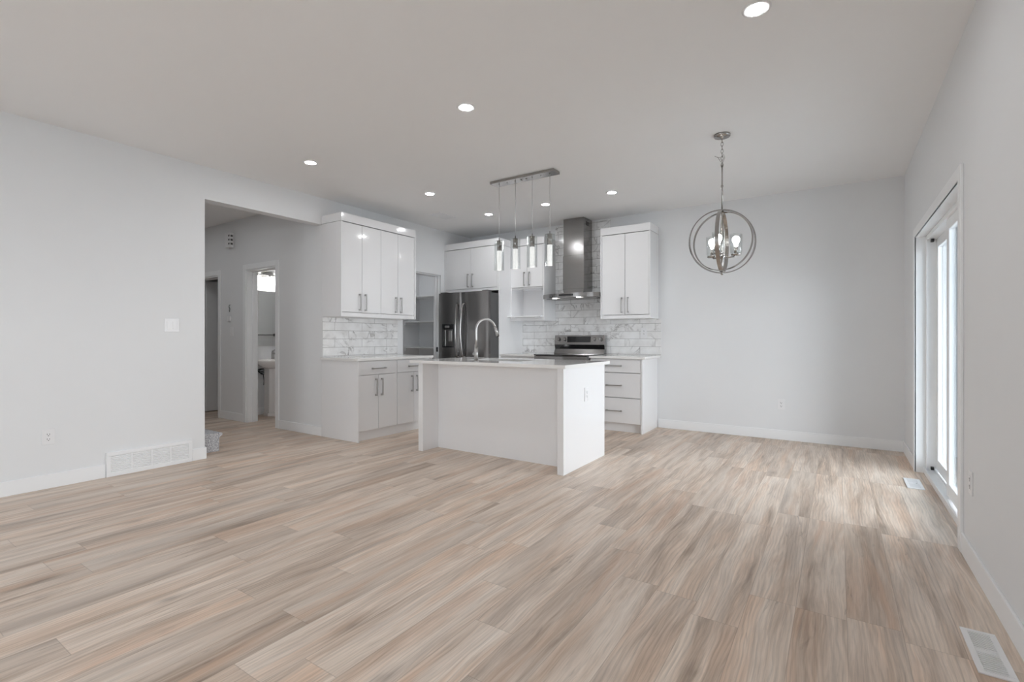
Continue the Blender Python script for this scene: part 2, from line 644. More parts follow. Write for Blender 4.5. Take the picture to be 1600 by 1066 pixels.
f = MB()
f.box(XLO, XL, YF, 2.236, 0, H_CEIL)
f.box(XLO, XL, 2.236, YH, 2.447, H_CEIL)
f.box(XLO, XL, YH, 4.76, 0, H_CEIL)
f.box(XLO, XL, 4.76, 5.53, 2.08, H_CEIL)
f.box(XLO, XL, 5.53, YB, 0, H_CEIL)
struct('wall_left', f, M['wall'], 'white left wall with the wide hallway opening and the pantry doorway', 'wall')
f = MB()
f.box(-6.3, 0.75, YB, YB + 0.15, 0, H_CEIL)
struct('wall_back', f, M['wall'], 'white wall behind the kitchen and dining area', 'wall')
f = MB()
XO = 0.75
f.box(XR, XO, YF, -2.0, 0, H_CEIL)
f.box(XR, XO, -2.0, 0.0, 0, 0.75)
f.box(XR, XO, -2.0, 0.0, 2.1, H_CEIL)
f.box(XR, XO, 0.0, 3.525, 0, H_CEIL)
f.box(XR, XO, 3.525, 5.37, 2.005, H_CEIL)
f.box(XR, XO, 5.37, YB, 0, H_CEIL)
struct('wall_right', f, M['wall'], 'white right wall with the sliding patio door', 'wall')
f = MB()
f.box(-5.09, -3.8, YF - 0.15, YF, 0, H_CEIL)
f.box(-3.8, -2.3, YF - 0.15, YF, 0, 0.75)
f.box(-3.8, -2.3, YF - 0.15, YF, 2.1, H_CEIL)
f.box(-2.3, 0.75, YF - 0.15, YF, 0, H_CEIL)
struct('wall_front', f, M['wall'], 'white wall behind the camera with an added window', 'wall')
f = MB()
DX0, DX1, DT = -8.12, -7.357, 2.03      # hall room doorway
BX0, BX1, BT = -6.615, -5.91, 2.05      # powder room doorway
f.box(-9.0, DX0, YH, YHO, 0, H_CEIL)
f.box(DX0, DX1, YH, YHO, DT, H_CEIL)
f.box(DX1, BX0, YH, YHO, 0, H_CEIL)
f.box(BX0, BX1, YH, YHO, BT, H_CEIL)
f.box(BX1, XLO, YH, YHO, 0, H_CEIL)
struct('wall_hall', f, M['wall'], 'white hallway wall with two doorways', 'wall')
f = MB()
f.box(-9.1, -9.0, 0.9, 6.4, 0, H_CEIL)
f.box(-9.0, XLO, 0.8, 0.9, 0, H_CEIL)
struct('wall_end', f, M['wall'], 'white end wall of the hallway', 'wall')
BW = -7.122
f = MB()
f.box(BW - 0.1, BW, YHO, 5.2, 0, H_CEIL)       # powder room, sink side
f.box(BW, -5.6, 5.1, 5.2, 0, H_CEIL)
f.box(-5.7, -5.6, YHO, 5.1, 0, H_CEIL)
struct('wall_bath', f, M['wall'], 'white powder room walls behind the sink', 'wall')
f = MB()
f.box(-6.19, -6.09, 5.2, YB, 0, H_CEIL)
struct('wall_pantry', f, M['wall'], 'white side wall inside the pantry', 'wall')
f = MB()
f.box(-9.0, BW - 0.1, 5.2, 5.3, 0, H_CEIL)
f.box(-8.32, -8.22, YHO, 5.2, 0, H_CEIL)
struct('wall_side', f, M['wall'], 'white walls of the room beyond the far hall doorway', 'wall')


# baseboards
def base_x(name, segs, y, sgn, lab):
    f = MB()
    for x0, x1 in segs:
        f.box(x0, x1, min(y, y + sgn * 0.012), max(y, y + sgn * 0.012), 0.0, 0.108, 0.003)
    struct(name, f, M['trim'], lab, 'baseboard')


def base_y(name, segs, x, sgn, lab):
    f = MB()
    for y0, y1 in segs:
        f.box(min(x, x + sgn * 0.012), max(x, x + sgn * 0.012), y0, y1, 0.0, 0.108, 0.003)
    struct(name, f, M['trim'], lab, 'baseboard')


base_x('baseboard_back', [(-1.90, XR)], YB, -1, 'white baseboard under the dining wall')
base_y('baseboard_right', [(-2.8, 3.47), (5.425, YB - 0.012)], XR, -1, 'white baseboard along the right wall')
f = MB()
f.box(XL, XL + 0.012, YF, 1.482, 0, 0.108, 0.003)
f.box(XL, XL + 0.012, 2.125, 2.248, 0, 0.108, 0.003)
f.box(XLO - 0.012, XL, 2.236, 2.248, 0, 0.108, 0.003)
struct('baseboard_left', f, M['trim'], 'white baseboard along the left wall', 'baseboard')
base_x('baseboard_hall', [(DX1 + 0.07, BX0 - 0.07), (BX1 + 0.07, XL)], YH, -1, 'white baseboard along the hallway wall')
f = MB()
f.box(BW, BW + 0.012, YHO, 5.1, 0, 0.108, 0.003)
struct('baseboard_bath', f, M['trim'], 'white baseboard in the powder room', 'baseboard')
f = MB()
f.box(-8.22, BW - 0.1, 5.188, 5.2, 0, 0.108, 0.003)
f.box(-8.22, -8.208, YHO, 5.188, 0, 0.108, 0.003)
struct('baseboard_side', f, M['trim'], 'white baseboard seen through the far hall doorway', 'baseboard')


# hallway door trims: casing + jamb lining
def hall_trim(name, x0, x1, top, lab):
    f = MB()
    w, t = 0.07, 0.014
    f.box(x0 - w, x0, YH - t, YH, 0, top + w, 0.003)
    f.box(x1, x1 + w, YH - t, YH, 0, top + w, 0.003)
    f.box(x0, x1, YH - t, YH, top, top + w, 0.003)
    f.box(x0, x0 + 0.018, YH - 0.004, YHO + 0.004, 0, top)
    f.box(x1 - 0.018, x1, YH - 0.004, YHO + 0.004, 0, top)
    f.box(x0 + 0.018, x1 - 0.018, YH - 0.004, YHO + 0.004, top - 0.018, top)
    f.box(x0 + 0.018, x0 + 0.03, YH + 0.07, YH + 0.10, 0, top - 0.018)
    f.box(x1 - 0.03, x1 - 0.018, YH + 0.07, YH + 0.10, 0, top - 0.018)
    f.box(x0 + 0.03, x1 - 0.03, YH + 0.07, YH + 0.10, top - 0.03, top - 0.018)
    struct(name, f, M['trim'], lab, 'door trim')


hall_trim('trim_1', DX0, DX1, DT, 'white trim around the far hall doorway')
hall_trim('trim_2', BX0, BX1, BT, 'white trim around the powder room doorway')
# pantry jamb lining
f = MB()
f.box(XLO - 0.003, XL - 0.03, 4.76, 4.778, 0, 2.08)
f.box(XLO - 0.003, XL - 0.03, 5.512, 5.53, 0, 2.08)
f.box(XLO - 0.003, XL - 0.03, 4.778, 5.512, 2.062, 2.08)
f.box(XLO + 0.02, XLO + 0.05, 5.498, 5.512, 0, 2.062)
f.box(XLO + 0.02, XLO + 0.05, 4.778, 4.792, 0, 2.062)
struct('trim_3', f, M['trim'], 'white jamb lining of the pantry doorway', 'door trim')

# door leaf standing open in the far hall doorway
d2 = thing('door_2', (-8.09, YHO + 0.02, 0.0), 'white door standing open inside the far hall doorway', 'door', kind='structure')
f = MB()
f.box(-8.095, -8.06, YHO + 0.012, YHO + 0.76, 0.012, 2.01, 0.003)
f.build('door_leaf', M['trim'], d2)
f = MB()
for sx in (1, -1):
    xk = -8.06 if sx > 0 else -8.095
    f.cyl((xk, YHO + 0.70, 0.93), (xk + sx * 0.008, YHO + 0.70, 0.93), 0.03)
    f.cyl((xk + sx * 0.008, YHO + 0.70, 0.93), (xk + sx * 0.03, YHO + 0.70, 0.93), 0.012)
    f.cyl((xk + sx * 0.03, YHO + 0.70, 0.93), (xk + sx * 0.055, YHO + 0.70, 0.93), 0.026, 0.024)
f.build('door_knob', M['black'], d2)

# latch plate on the pantry jamb
f = MB()
f.box(XLO + 0.055, XLO + 0.085, 5.505, 5.5115, 0.93, 1.0, 0.002)
tag(f.build('strike_plate', M['black']), 'small black strike plate on the pantry door jamb', 'strike plate')

# ---------------------------------------------------------------- patio door (right wall)
Y0, Y1, ZT = 3.54, 5.355, 1.99
f = MB()
CW, CT = 0.07, 0.015
f.box(XR - CT, XR, Y0 - CW, Y0, 0, ZT + CW, 0.003)
f.box(XR - CT, XR, Y1, Y1 + CW, 0, ZT + CW, 0.003)
f.box(XR - CT, XR, Y0, Y1, ZT, ZT + CW, 0.003)
f.box(XR - 0.01, 0.63, Y0 - 0.015, Y0, 0, ZT)
f.box(XR - 0.01, 0.63, Y1, Y1 + 0.015, 0, ZT)
f.box(XR - 0.01, 0.63, Y0 - 0.015, Y1 + 0.015, ZT, ZT + 0.015)
struct('trim_4', f, M['trim'], 'white casing and jamb around the sliding patio door', 'door trim')
d1 = thing('door_1', (0.66, 4.45, 0), 'white vinyl sliding glass patio door in the right wall', 'door', kind='structure')
f = MB()
f.box(0.615, 0.735, Y0, Y0 + 0.03, 0.0, ZT, 0.003)
f.box(0.615, 0.735, Y1 - 0.03, Y1, 0.0, ZT, 0.003)
f.box(0.615, 0.735, Y0 + 0.03, Y1 - 0.03, ZT - 0.035, ZT, 0.003)
f.box(0.600, 0.735, Y0 + 0.0, Y1, 0.0, 0.03, 0.003)
f.box(0.600, 0.612, Y0, Y1, 0.03, 0.045, 0.002)
f.box(0.668, 0.674, Y0 + 0.03, Y1 - 0.03, 0.03, 0.045)
f.box(0.725, 0.735, Y0 + 0.03, Y1 - 0.03, 0.03, 0.05)
f.build('frame', M['pvc'], d1)


def sash(name, x0, x1, y0, y1):
    f = MB()
    w = 0.075
    f.box(x0, x1, y0, y0 + w, 0.048, ZT - 0.037, 0.004)
    f.box(x0, x1, y1 - w, y1, 0.048, ZT - 0.037, 0.004)
    f.box(x0, x1, y0 + w, y1 - w, 0.048, 0.048 + 0.09, 0.004)
    f.box(x0, x1, y0 + w, y1 - w, ZT - 0.037 - w, ZT - 0.037, 0.004)
    p = f.build(name, M['pvc'], d1)
    g = MB()
    xm = (x0 + x1) / 2
    g.box(xm - 0.003, xm + 0.003, y0 + w - 0.01, y1 - w + 0.01, 0.13, ZT - 0.037 - w + 0.01)
    g.build('glass_pane', M['pane'], p)
    return p


s1 = sash('sliding_panel', 0.628, 0.664, Y0 + 0.03, 4.50)
s2 = sash('fixed_panel', 0.678, 0.714, 4.42, Y1 - 0.03)
f = MB()
f.box(0.600, 0.612, 3.595, 3.625, 0.85, 1.15, 0.004)
f.box(0.612, 0.628, 3.60, 3.62, 0.86, 0.88)
f.box(0.612, 0.628, 3.60, 3.62, 1.12, 1.14)
f.build('door_handle', M['pvc'], s1)
f = MB()
f.box(0.64, 0.66, 5.285, 5.315, 0.045, 0.07, 0.002)
f.box(0.64, 0.66, 5.27, 5.315, ZT - 0.06, ZT - 0.036, 0.002)
f.build('roller_stop', M['black'], d1)


# unseen windows added behind the camera to shape the daylight
def window(name, axis, a0, a1, pos, out, lab):
    w = thing(name, (pos, (a0 + a1) / 2, 1.4) if axis == 'y' else ((a0 + a1) / 2, pos, 1.4), lab, 'window', kind='structure')
    def bx(mb, u0, u1, d0, d1, z0, z1):
        d0, d1 = pos + out * d0, pos + out * d1
        d0, d1 = min(d0, d1), max(d0, d1)
        if axis == 'y':
            mb.box(d0, d1, u0, u1, z0, z1, 0.003)
        else:
            mb.box(u0, u1, d0, d1, z0, z1, 0.003)
    f = MB()
    t = 0.06
    am = (a0 + a1) / 2
    for u0, u1, z0, z1 in ((a0, a0 + t, 0.75, 2.1), (a1 - t, a1, 0.75, 2.1), (a0 + t, a1 - t, 0.75, 0.81), (a0 + t, a1 - t, 2.04, 2.1), (am - t / 2, am + t / 2, 0.81, 2.04)):
        bx(f, u0, u1, 0.08, 0.14, z0, z1)
    f.build('window_frame', M['pvc'], w)
    f = MB()
    for u0, u1 in ((a0 + t, am - t / 2), (am + t / 2, a1 - t)):
        bx(f, u0 - 0.005, u1 + 0.005, 0.105, 0.115, 0.805, 2.045)
    f.build('glass_pane', M['pane'], w)
    f = MB()
    for u0, u1, z0, z1 in ((a0 - 0.07, a0, 0.68, 2.17), (a1, a1 + 0.07, 0.68, 2.17), (a0, a1, 2.1, 2.17), (a0, a1, 0.68, 0.75)):
        bx(f, u0, u1, -0.014, 0.0, z0, z1)
    f.build('window_casing', M['trim'], w)
    return w


window('added_window_1', 'y', -2.0, 0.0, XR, 1, 'white framed window added for daylight in the right wall behind the camera')
window('added_window_2', 'x', -3.8, -2.3, YF, -1, 'white framed window added for daylight in the wall behind the camera')

# outside ground; deck walls and roof are added to shape the daylight
f = MB()
f.box(0.75, 14.0, -14, 16, -0.35, -0.2)
f.box(-12, 0.75, -14, -2.95, -0.35, -0.2)
struct('ground', f, M['concrete'], 'pale concrete ground outside the patio door', 'ground')
f = MB()
for k in range(14):
    z = -0.2 + k * 0.19
    f.prism([(6.60, z), (6.60, z + 0.19), (6.575, z + 0.19), (6.56, z)], 0.76, 2.9, axis='x')  # far wall of the added deck, fills the view through the glass
struct('wall_outside', f, M['siding'], 'pale blue grey siding of the privacy wall added outside the patio door', 'wall')


f = MB()
f.box(0.76, 2.1, 2.70, 2.80, -0.2, 2.55)  # added out of view to keep slanting daylight off the back wall
struct('added_deck_screen', f, M['siding'], 'pale blue grey screen added out of view on the near side of the deck to block daylight', 'wall')
f = MB()
f.box(0.76, 2.9, 2.60, 6.75, 2.55, 2.70)  # added overhang, unseen, cuts steep sky light at the patio door
struct('added_porch_roof', f, M['siding'], 'unseen porch roof added outside the patio door to block steep daylight', 'roof')

# ---------------------------------------------------------------- small builders
def pull(mb, c, along, out, length=0.19):
    """square bar pull centred at c; along and out are unit axes"""
    c, a, o = Vector(c), Vector(along), Vector(out)
    s = a.cross(o)
    def bx(p0, p1, hw):
        lo = [min(p0[i], p1[i]) - abs(s[i]) * hw for i in range(3)]
        hi = [max(p0[i], p1[i]) + abs(s[i]) * hw for i in range(3)]
        mb.box(lo[0], hi[0], lo[1], hi[1], lo[2], hi[2], 0.0012)
    h = length / 2
    bx(c - a * h + o * 0.022, c + a * h + o * 0.032, 0.005)
    for sg in (-1, 1):
        p = c + a * (sg * (h - 0.009))
        bx(p - a * 0.009, p + a * 0.009 + o * 0.022, 0.008)
    return mb


UP, PX, NY = (0, 0, 1), (1, 0, 0), (0, -1, 0)


def leaf(parent, name, box, b=0.0018, mat='gloss'):
    f = MB()
    f.box(*box, b)
    return f.build(name, M[mat], parent)


def add_pull(parent, c, along, out, length=0.19, mat='nickel'):
    return pull(MB(), c, along, out, length).build('handle', M[mat], parent)


def shell(mb, x0, x1, y0, y1, z0, z1, t=0.018, open_face='x+'):
    """open fronted carcass"""
    mb.box(x0, x1, y0, y1, z0, z0 + t)
    mb.box(x0, x1, y0, y1, z1 - t, z1)
    if open_face == 'x+':
        mb.box(x0, x1, y0, y0 + t, z0 + t, z1 - t)
        mb.box(x0, x1, y1 - t, y1, z0 + t, z1 - t)
        mb.box(x0, x0 + t, y0 + t, y1 - t, z0 + t, z1 - t)
    else:
        mb.box(x0, x0 + t, y0, y1, z0 + t, z1 - t)
        mb.box(x1 - t, x1, y0, y1, z0 + t, z1 - t)
        mb.box(x0 + t, x1 - t, y1 - t, y1, z0 + t, z1 - t)


# ---------------------------------------------------------------- left kitchen run
G = 0.0024
YC = [3.506, 3.786, 4.068, 4.345, 4.628]
BXF = -4.34            # face of the base doors
for u in range(2):
    y0, y1 = YC[2 * u], YC[2 * u + 2]
    lab = ('white gloss base cabinet with drawer and two doors at the hallway end' if u == 0 else
           'white gloss base cabinet half hidden behind the island left end')
    t = thing('base_cabinet', (XL + 0.3, (y0 + y1) / 2, 0), lab, 'cabinet', 'base cabinets on the left kitchen wall')
    f = MB()
    shell(f, XL + 0.002, BXF - 0.02, y0, y1 - 0.001, 0.105, 0.884)
    f.build('carcass', M['melamine'], t)
    leaf(t, 'toe_kick', (BXF - 0.055, BXF - 0.037, y0, y1 - 0.001, 0.0, 0.105), 0)
    if u == 0:
        leaf(t, 'end_panel', (XL + 0.002, BXF + 0.018, 3.486, 3.5045, 0.0, 0.884))
    else:
        leaf(t, 'end_panel', (XL + 0.002, BXF + 0.018, 4.63, 4.648, 0.0, 0.884))
    d = leaf(t, 'drawer', (BXF - 0.018, BXF, y0 + G, y1 - G, 0.727, 0.876))
    add_pull(d, (BXF, (y0 + y1) / 2, 0.795), (0, 1, 0), PX, 0.20)
    for k in range(2):
        a, b = YC[2 * u + k], YC[2 * u + k + 1]
        d = leaf(t, 'door', (BXF - 0.018, BXF, a + G, b - G, 0.112, 0.723))
        ym = YC[2 * u + 1] + (-0.042 if k == 0 else 0.042)
        add_pull(d, (BXF, ym, 0.583), UP, PX, 0.195)
f = MB()
f.box(XL + 0.001, -4.305, 3.465, 4.655, 0.885, 0.914, 0.003)
tag(f.build('countertop', M['quartz']), 'white quartz countertop on the left wall base cabinets by the hallway', 'countertop')
f = MB()
f.box(XL, XL + 0.009, 3.502, 4.653, 0.915, 1.379)
struct('trim_5', f, M['tile_y'], 'white marble-look tile backsplash on the left kitchen wall', 'backsplash')

UXF = -4.62
UZ0, UZ1 = 1.38, 2.545
for u in range(2):
    y0, y1 = YC[2 * u], YC[2 * u + 2]
    lab = ('white gloss wall cabinet with two doors nearest the hallway opening' if u == 0 else
           'white gloss wall cabinet with two doors next to the pantry doorway')
    t = thing('wall_cabinet', (XL + 0.17, (y0 + y1) / 2, UZ0), lab, 'cabinet', 'wall cabinets above the left counter')
    f = MB()
    shell(f, XL + 0.001, UXF - 0.02, y0, y1 - 0.001, UZ0, 2.448)
    f.build('carcass', M['melamine'], t)
    if u == 0:
        leaf(t, 'end_panel', (XL + 0.001, UXF + 0.012, 3.488, 3.5045, UZ0, 2.448))
    else:
        leaf(t, 'end_panel', (XL + 0.001, UXF + 0.012, 4.63, 4.648, UZ0, 2.448))
    leaf(t, 'light_rail', (UXF - 0.018, UXF, y0, y1 - 0.001, UZ0, 1.428))
    for k in range(2):
        a, b = YC[2 * u + k], YC[2 * u + k + 1]
        d = leaf(t, 'door', (UXF - 0.018, UXF, a + G, b - G, 1.432, 2.444))
        ym = YC[2 * u + 1] + (-0.042 if k == 0 else 0.042)
        add_pull(d, (UXF, ym, 1.55), UP, PX, 0.195)
f = MB()
f.box(XL + 0.001, UXF + 0.012, 3.488, 4.648, 2.452, UZ1, 0.002)
tag(f.build('cabinet_crown', M['gloss']), 'flat white crown box on top of the left wall cabinets', 'crown panel')

# ---------------------------------------------------------------- pantry shelves
for z, nm in ((0.985, 'lowest white pantry shelf seen just above the counter'), (1.417, 'middle white pantry shelf seen through the doorway'), (1.835, 'highest white pantry shelf seen through the doorway')):
    t = thing('pantry_shelf', (-5.6, 6.05, z), nm, 'shelf', 'shelves in the pantry')
    f = MB()
    f.box(-6.088, -5.092, 5.88, YB - 0.001, z - 0.018, z, 0.001)
    f.build('board', M['melamine'], t)
    f = MB()
    f.box(-6.088, -5.092, YB - 0.02, YB - 0.001, z - 0.058, z - 0.018)
    f.box(-6.088, -6.07, 5.88, YB - 0.02, z - 0.058, z - 0.018)
    f.build('cleat', M['melamine'], t)

# ---------------------------------------------------------------- fridge surround
PXR = -3.945                  # right face of the tall panel
FYF = 5.61                    # front of the tall panel / fridge cabinet
f = MB()
f.box(PXR - 0.018, PXR, FYF, YB - 0.001, 0.0, 2.448, 0.0015)
tag(f.build('tall_panel', M['gloss']), 'tall white gloss panel between refrigerator and range wall', 'cabinet panel')
t = thing('fridge_cabinet', (-4.46, 5.9, 1.83), 'white gloss cabinet with two doors above the refrigerator', 'cabinet')
f = MB()
shell(f, XL + 0.002, PXR - 0.019, FYF + 0.02, YB - 0.002, 1.81, 2.448, open_face='y-')
f.build('carcass', M['melamine'], t)
leaf(t, 'filler', (XL + 0.002, -4.93, FYF, FYF + 0.018, 1.81, 2.448))
leaf(t, 'filler', (-3.99, PXR - 0.019, FYF, FYF + 0.018, 1.81, 2.448))
leaf(t, 'bottom_rail', (-4.93, -3.99, FYF, FYF + 0.018, 1.81, 1.852))
xm = -4.46
for k in range(2):
    a, b = ((-4.93, xm), (xm, -3.99))[k]
    d = leaf(t, 'door', (a + G, b - G, FYF - 0.002, FYF + 0.016, 1.856, 2.444))
    add_pull(d, (xm + (-0.042 if k == 0 else 0.042), FYF - 0.002, 1.975), UP, NY, 0.195)
t = thing('cabinet_crown', (-4.2, 5.9, 2.452), 'flat white crown box stepping over the refrigerator and microwave cabinets', 'crown panel')
f = MB()
f.box(XL + 0.002, PXR, FYF - 0.004, YB - 0.002, 2.452, UZ1, 0.002)
f.build('crown_box', M['gloss'], t)
f = MB()
f.box(PXR + 0.001, -3.386, 5.885, YB - 0.002, 2.452, UZ1, 0.002)
f.build('crown_box', M['gloss'], t)

# refrigerator: french doors over a freezer drawer
FY = 5.36
FX0, FX1 = -4.865, -3.965
fm = -4.437
t = thing('refrigerator', (-4.41, 5.75, 0), 'dark stainless french door refrigerator with water dispenser', 'refrigerator')
f = MB()
f.box(FX0 + 0.005, FX1 - 0.005, FY + 0.075, 6.15, 0.03, 1.765, 0.004)
f.build('body', M['gasket'], t)


def curved_door(x0, x1, z0, z1, bow=0.018):
    n = 14
    pts = []
    for i in range(n + 1):
        u = i / n
        pts.append((x0 + (x1 - x0) * u, FY + bow * (2 * u - 1) ** 4))
    pts += [(x1, FY + 0.068), (x0, FY + 0.068)]
    return MB().prism(pts, z0, z1)


dl = curved_door(FX0, fm - 0.003, 0.735, 1.785).build('left_door', M['dark_steel'], t)
dr = curved_door(fm + 0.003, FX1, 0.735, 1.785).build('right_door', M['dark_steel'], t)
fd = curved_door(FX0, FX1, 0.08, 0.725, 0.012).build('freezer_drawer', M['dark_steel'], t)
for par, xh, sg in ((dl, fm - 0.045, -1), (dr, fm + 0.045, 1)):
    pts = []
    for i in range(25):
        u = i / 24
        z = 0.86 + 0.77 * u
        k = 1 - (2 * u - 1) ** 2
        pts.append((xh + sg * 0.012 * (1 - k), FY - 0.012 - 0.055 * k ** 0.7, z))
    f = MB()
    f.tube(pts, 0.012, 12)
    f.cyl((xh + sg * 0.012, FY + 0.01, 0.87), (xh + sg * 0.012, FY - 0.016, 0.87), 0.013)
    f.cyl((xh + sg * 0.012, FY + 0.01, 1.62), (xh + sg * 0.012, FY - 0.016, 1.62), 0.013)
    f.build('handle', M['steel'], par)
f = MB()
f.tube([(-4.75, FY + 0.005, 0.66), (-4.74, FY - 0.045, 0.66), (-4.4, FY - 0.055, 0.66), (-4.09, FY - 0.045, 0.66), (-4.08, FY + 0.005, 0.66)], 0.012)
f.build('handle', M['steel'], fd)
f = MB()
dx0, dx1, dz0, dz1 = -4.785, -4.565, 1.0, 1.335
f.box(dx0, dx1, FY - 0.006, FY + 0.012, dz0, dz0 + 0.02, 0.002)
f.box(dx0, dx1, FY - 0.006, FY + 0.012, dz1 - 0.075, dz1, 0.002)
f.box(dx0, dx0 + 0.012, FY - 0.006, FY + 0.012, dz0 + 0.02, dz1 - 0.075)
f.box(dx1 - 0.012, dx1, FY - 0.006, FY + 0.012, dz0 + 0.02, dz1 - 0.075)
f.box(dx0 + 0.012, dx1 - 0.012, FY + 0.006, FY + 0.012, dz0 + 0.02, dz1 - 0.075)
dsp = f.build('dispenser', M['black_glass'], dl)
f = MB()
f.box(-4.73, -4.645, FY - 0.009, FY - 0.005, dz1 - 0.05, dz1 - 0.02, 0.001)
f.build('display', M['nickel'], dsp)
f = MB()
f.box(-4.665, -4.60, FY - 0.004, FY + 0.006, 1.09, 1.24, 0.003)
f.build('paddle', M['nickel'], dsp)
f = MB()
f.box(-4.735, -4.72, FY - 0.004, FY + 0.006, 1.02, 1.25, 0.002)
f.build('water_tube', M['nickel'], dsp)
for xa, xb in ((FX0 + 0.02, FX0 + 0.12), (FX1 - 0.12, FX1 - 0.02)):
    MB().box(xa, xb, FY + 0.03, FY + 0.12, 1.7655, 1.80, 0.004).build('hinge_cover', M['gasket'], t)
for xa in (FX0 + 0.08, FX1 - 0.08):
    for ya in (5.5, 6.08):
        MB().cyl((xa, ya, 0.0), (xa, ya, 0.035), 0.025).build('foot', M['black'], t)

# ---------------------------------------------------------------- microwave cabinet
MX0, MX1, MY = PXR + 0.001, -3.386, 5.89
t = thing('microwave_cabinet', (-3.66, 6.05, 1.38), 'white gloss wall cabinet with two doors over an open microwave niche', 'cabinet')
f = MB()
f.box(MX1 - 0.018, MX1, MY, YB - 0.002, 1.38, 2.448, 0.001)
f.box(MX0, MX0 + 0.018, MY + 0.001, YB - 0.002, 1.38, 2.448)
f.box(MX0 + 0.018, MX1 - 0.018, MY + 0.02, YB - 0.02, 1.838, 1.856)
f.box(MX0 + 0.018, MX1 - 0.018, MY + 0.02, YB - 0.02, 2.43, 2.448)
f.box(MX0 + 0.018, MX1 - 0.018, YB - 0.02, YB - 0.002, 1.38, 2.448)
f.build('carcass', M['gloss'], t)
leaf(t, 'shelf', (MX0, MX1 - 0.019, 5.80, YB - 0.021, 1.428, 1.446))
leaf(t, 'valance', (MX0 + 0.0185, MX1 - 0.0185, MY, MY + 0.018, 1.38, 1.427))
xm = (MX0 + MX1) / 2 - 0.0
for k in range(2):
    a, b = ((MX0 + 0.004, xm), (xm, MX1 - 0.019))[k]
    d = leaf(t, 'door', (a + G, b - G, MY, MY + 0.018, 1.858, 2.444))
    add_pull(d, (xm + (-0.042 if k == 0 else 0.042), MY, 1.975), UP, NY, 0.195)

# ---------------------------------------------------------------- right wall cabinet
t = thing('wall_cabinet', (-2.22, 6.05, 1.38), 'white gloss wall cabinet with two doors right of the range hood', 'cabinet')
RX0, RX1 = -2.547, -1.897
f = MB()
shell(f, RX0 + 0.018, RX1 - 0.018, MY + 0.02, YB - 0.002, 1.38, 2.448, open_face='y-')
f.build('carcass', M['melamine'], t)
leaf(t, 'end_panel', (RX0, RX0 + 0.018, MY - 0.008, YB - 0.002, 1.38, 2.448))
leaf(t, 'end_panel', (RX1 - 0.018, RX1, MY - 0.008, YB - 0.002, 1.38, 2.448))
leaf(t, 'light_rail', (RX0 + 0.018, RX1 - 0.018, MY, MY + 0.018, 1.38, 1.424))
leaf(t, 'crown_box', (RX0, RX1, MY - 0.008, YB - 0.002, 2.452, UZ1))
xm = (RX0 + RX1) / 2
for k in range(2):
    a, b = ((RX0 + 0.019, xm), (xm, RX1 - 0.019))[k]
    d = leaf(t, 'door', (a + G, b - G, MY, MY + 0.018, 1.43, 2.444))
    add_pull(d, (xm + (-0.042 if k == 0 else 0.042), MY, 1.55), UP, NY, 0.195)

# ---------------------------------------------------------------- range wall base run
RY = 5.65
t = thing('drawer_cabinet', (-2.26, 5.93, 0), 'white gloss three-drawer base cabinet right of the range', 'cabinet')
f = MB()
shell(f, -2.585, -1.935, RY + 0.02, YB - 0.002, 0.105, 0.884, open_face='y-')
f.build('carcass', M['melamine'], t)
leaf(t, 'end_panel', (-1.934, -1.914, RY - 0.005, YB - 0.002, 0.0, 0.884))
leaf(t, 'toe_kick', (-2.585, -1.935, RY + 0.045, RY + 0.06, 0.0, 0.105), 0)
for z0, z1 in ((0.719, 0.876), (0.417, 0.712), (0.110, 0.410)):
    d = leaf(t, 'drawer', (-2.583, -1.937, RY, RY + 0.018, z0, z1))
    zp = {0.719: 0.80, 0.417: 0.562, 0.110: 0.255}[z0]
    add_pull(d, (-2.27, RY, zp), (1, 0, 0), NY, 0.20)
t = thing('base_cabinet', (-3.65, 5.93, 0), 'white gloss base cabinet between tall panel and range, behind the island', 'cabinet')
f = MB()
shell(f, PXR + 0.001, -3.362, RY + 0.02, YB - 0.002, 0.105, 0.884, open_face='y-')
f.build('carcass', M['melamine'], t)
leaf(t, 'toe_kick', (PXR + 0.001, -3.362, RY + 0.045, RY + 0.06, 0.0, 0.105), 0)
d = leaf(t, 'drawer', (PXR + 0.003, -3.364, RY, RY + 0.018, 0.717, 0.876))
add_pull(d, (-3.65, RY, 0.80), (1, 0, 0), NY, 0.20)
for k in range(2):
    a, b = ((PXR + 0.003, -3.655), (-3.652, -3.364))[k]
    d = leaf(t, 'door', (a, b, RY, RY + 0.018, 0.11, 0.713))
    add_pull(d, (-3.654 + (-0.042 if k == 0 else 0.042), RY, 0.58), UP, NY, 0.195)
f = MB()
f.box(PXR + 0.001, -3.362, 5.62, YB - 0.001, 0.885, 0.914, 0.003)
tag(f.build('countertop', M['quartz']), 'short white quartz countertop between tall panel and range', 'countertop')
f = MB()
f.box(-2.588, -1.872, 5.62, YB - 0.001, 0.885, 0.914, 0.003)
tag(f.build('countertop', M['quartz']), 'white quartz countertop right of the range on the drawer cabinet', 'countertop')
f = MB()
f.box(PXR + 0.001, -1.868, YB - 0.009, YB, 0.9145, 1.3795)
f.box(MX1 + 0.001, RX0 - 0.001, YB - 0.009, YB, 1.3795, 2.735)
struct('trim_6', f, M['tile_x'], 'white marble-look tile backsplash behind the range and hood', 'backsplash')

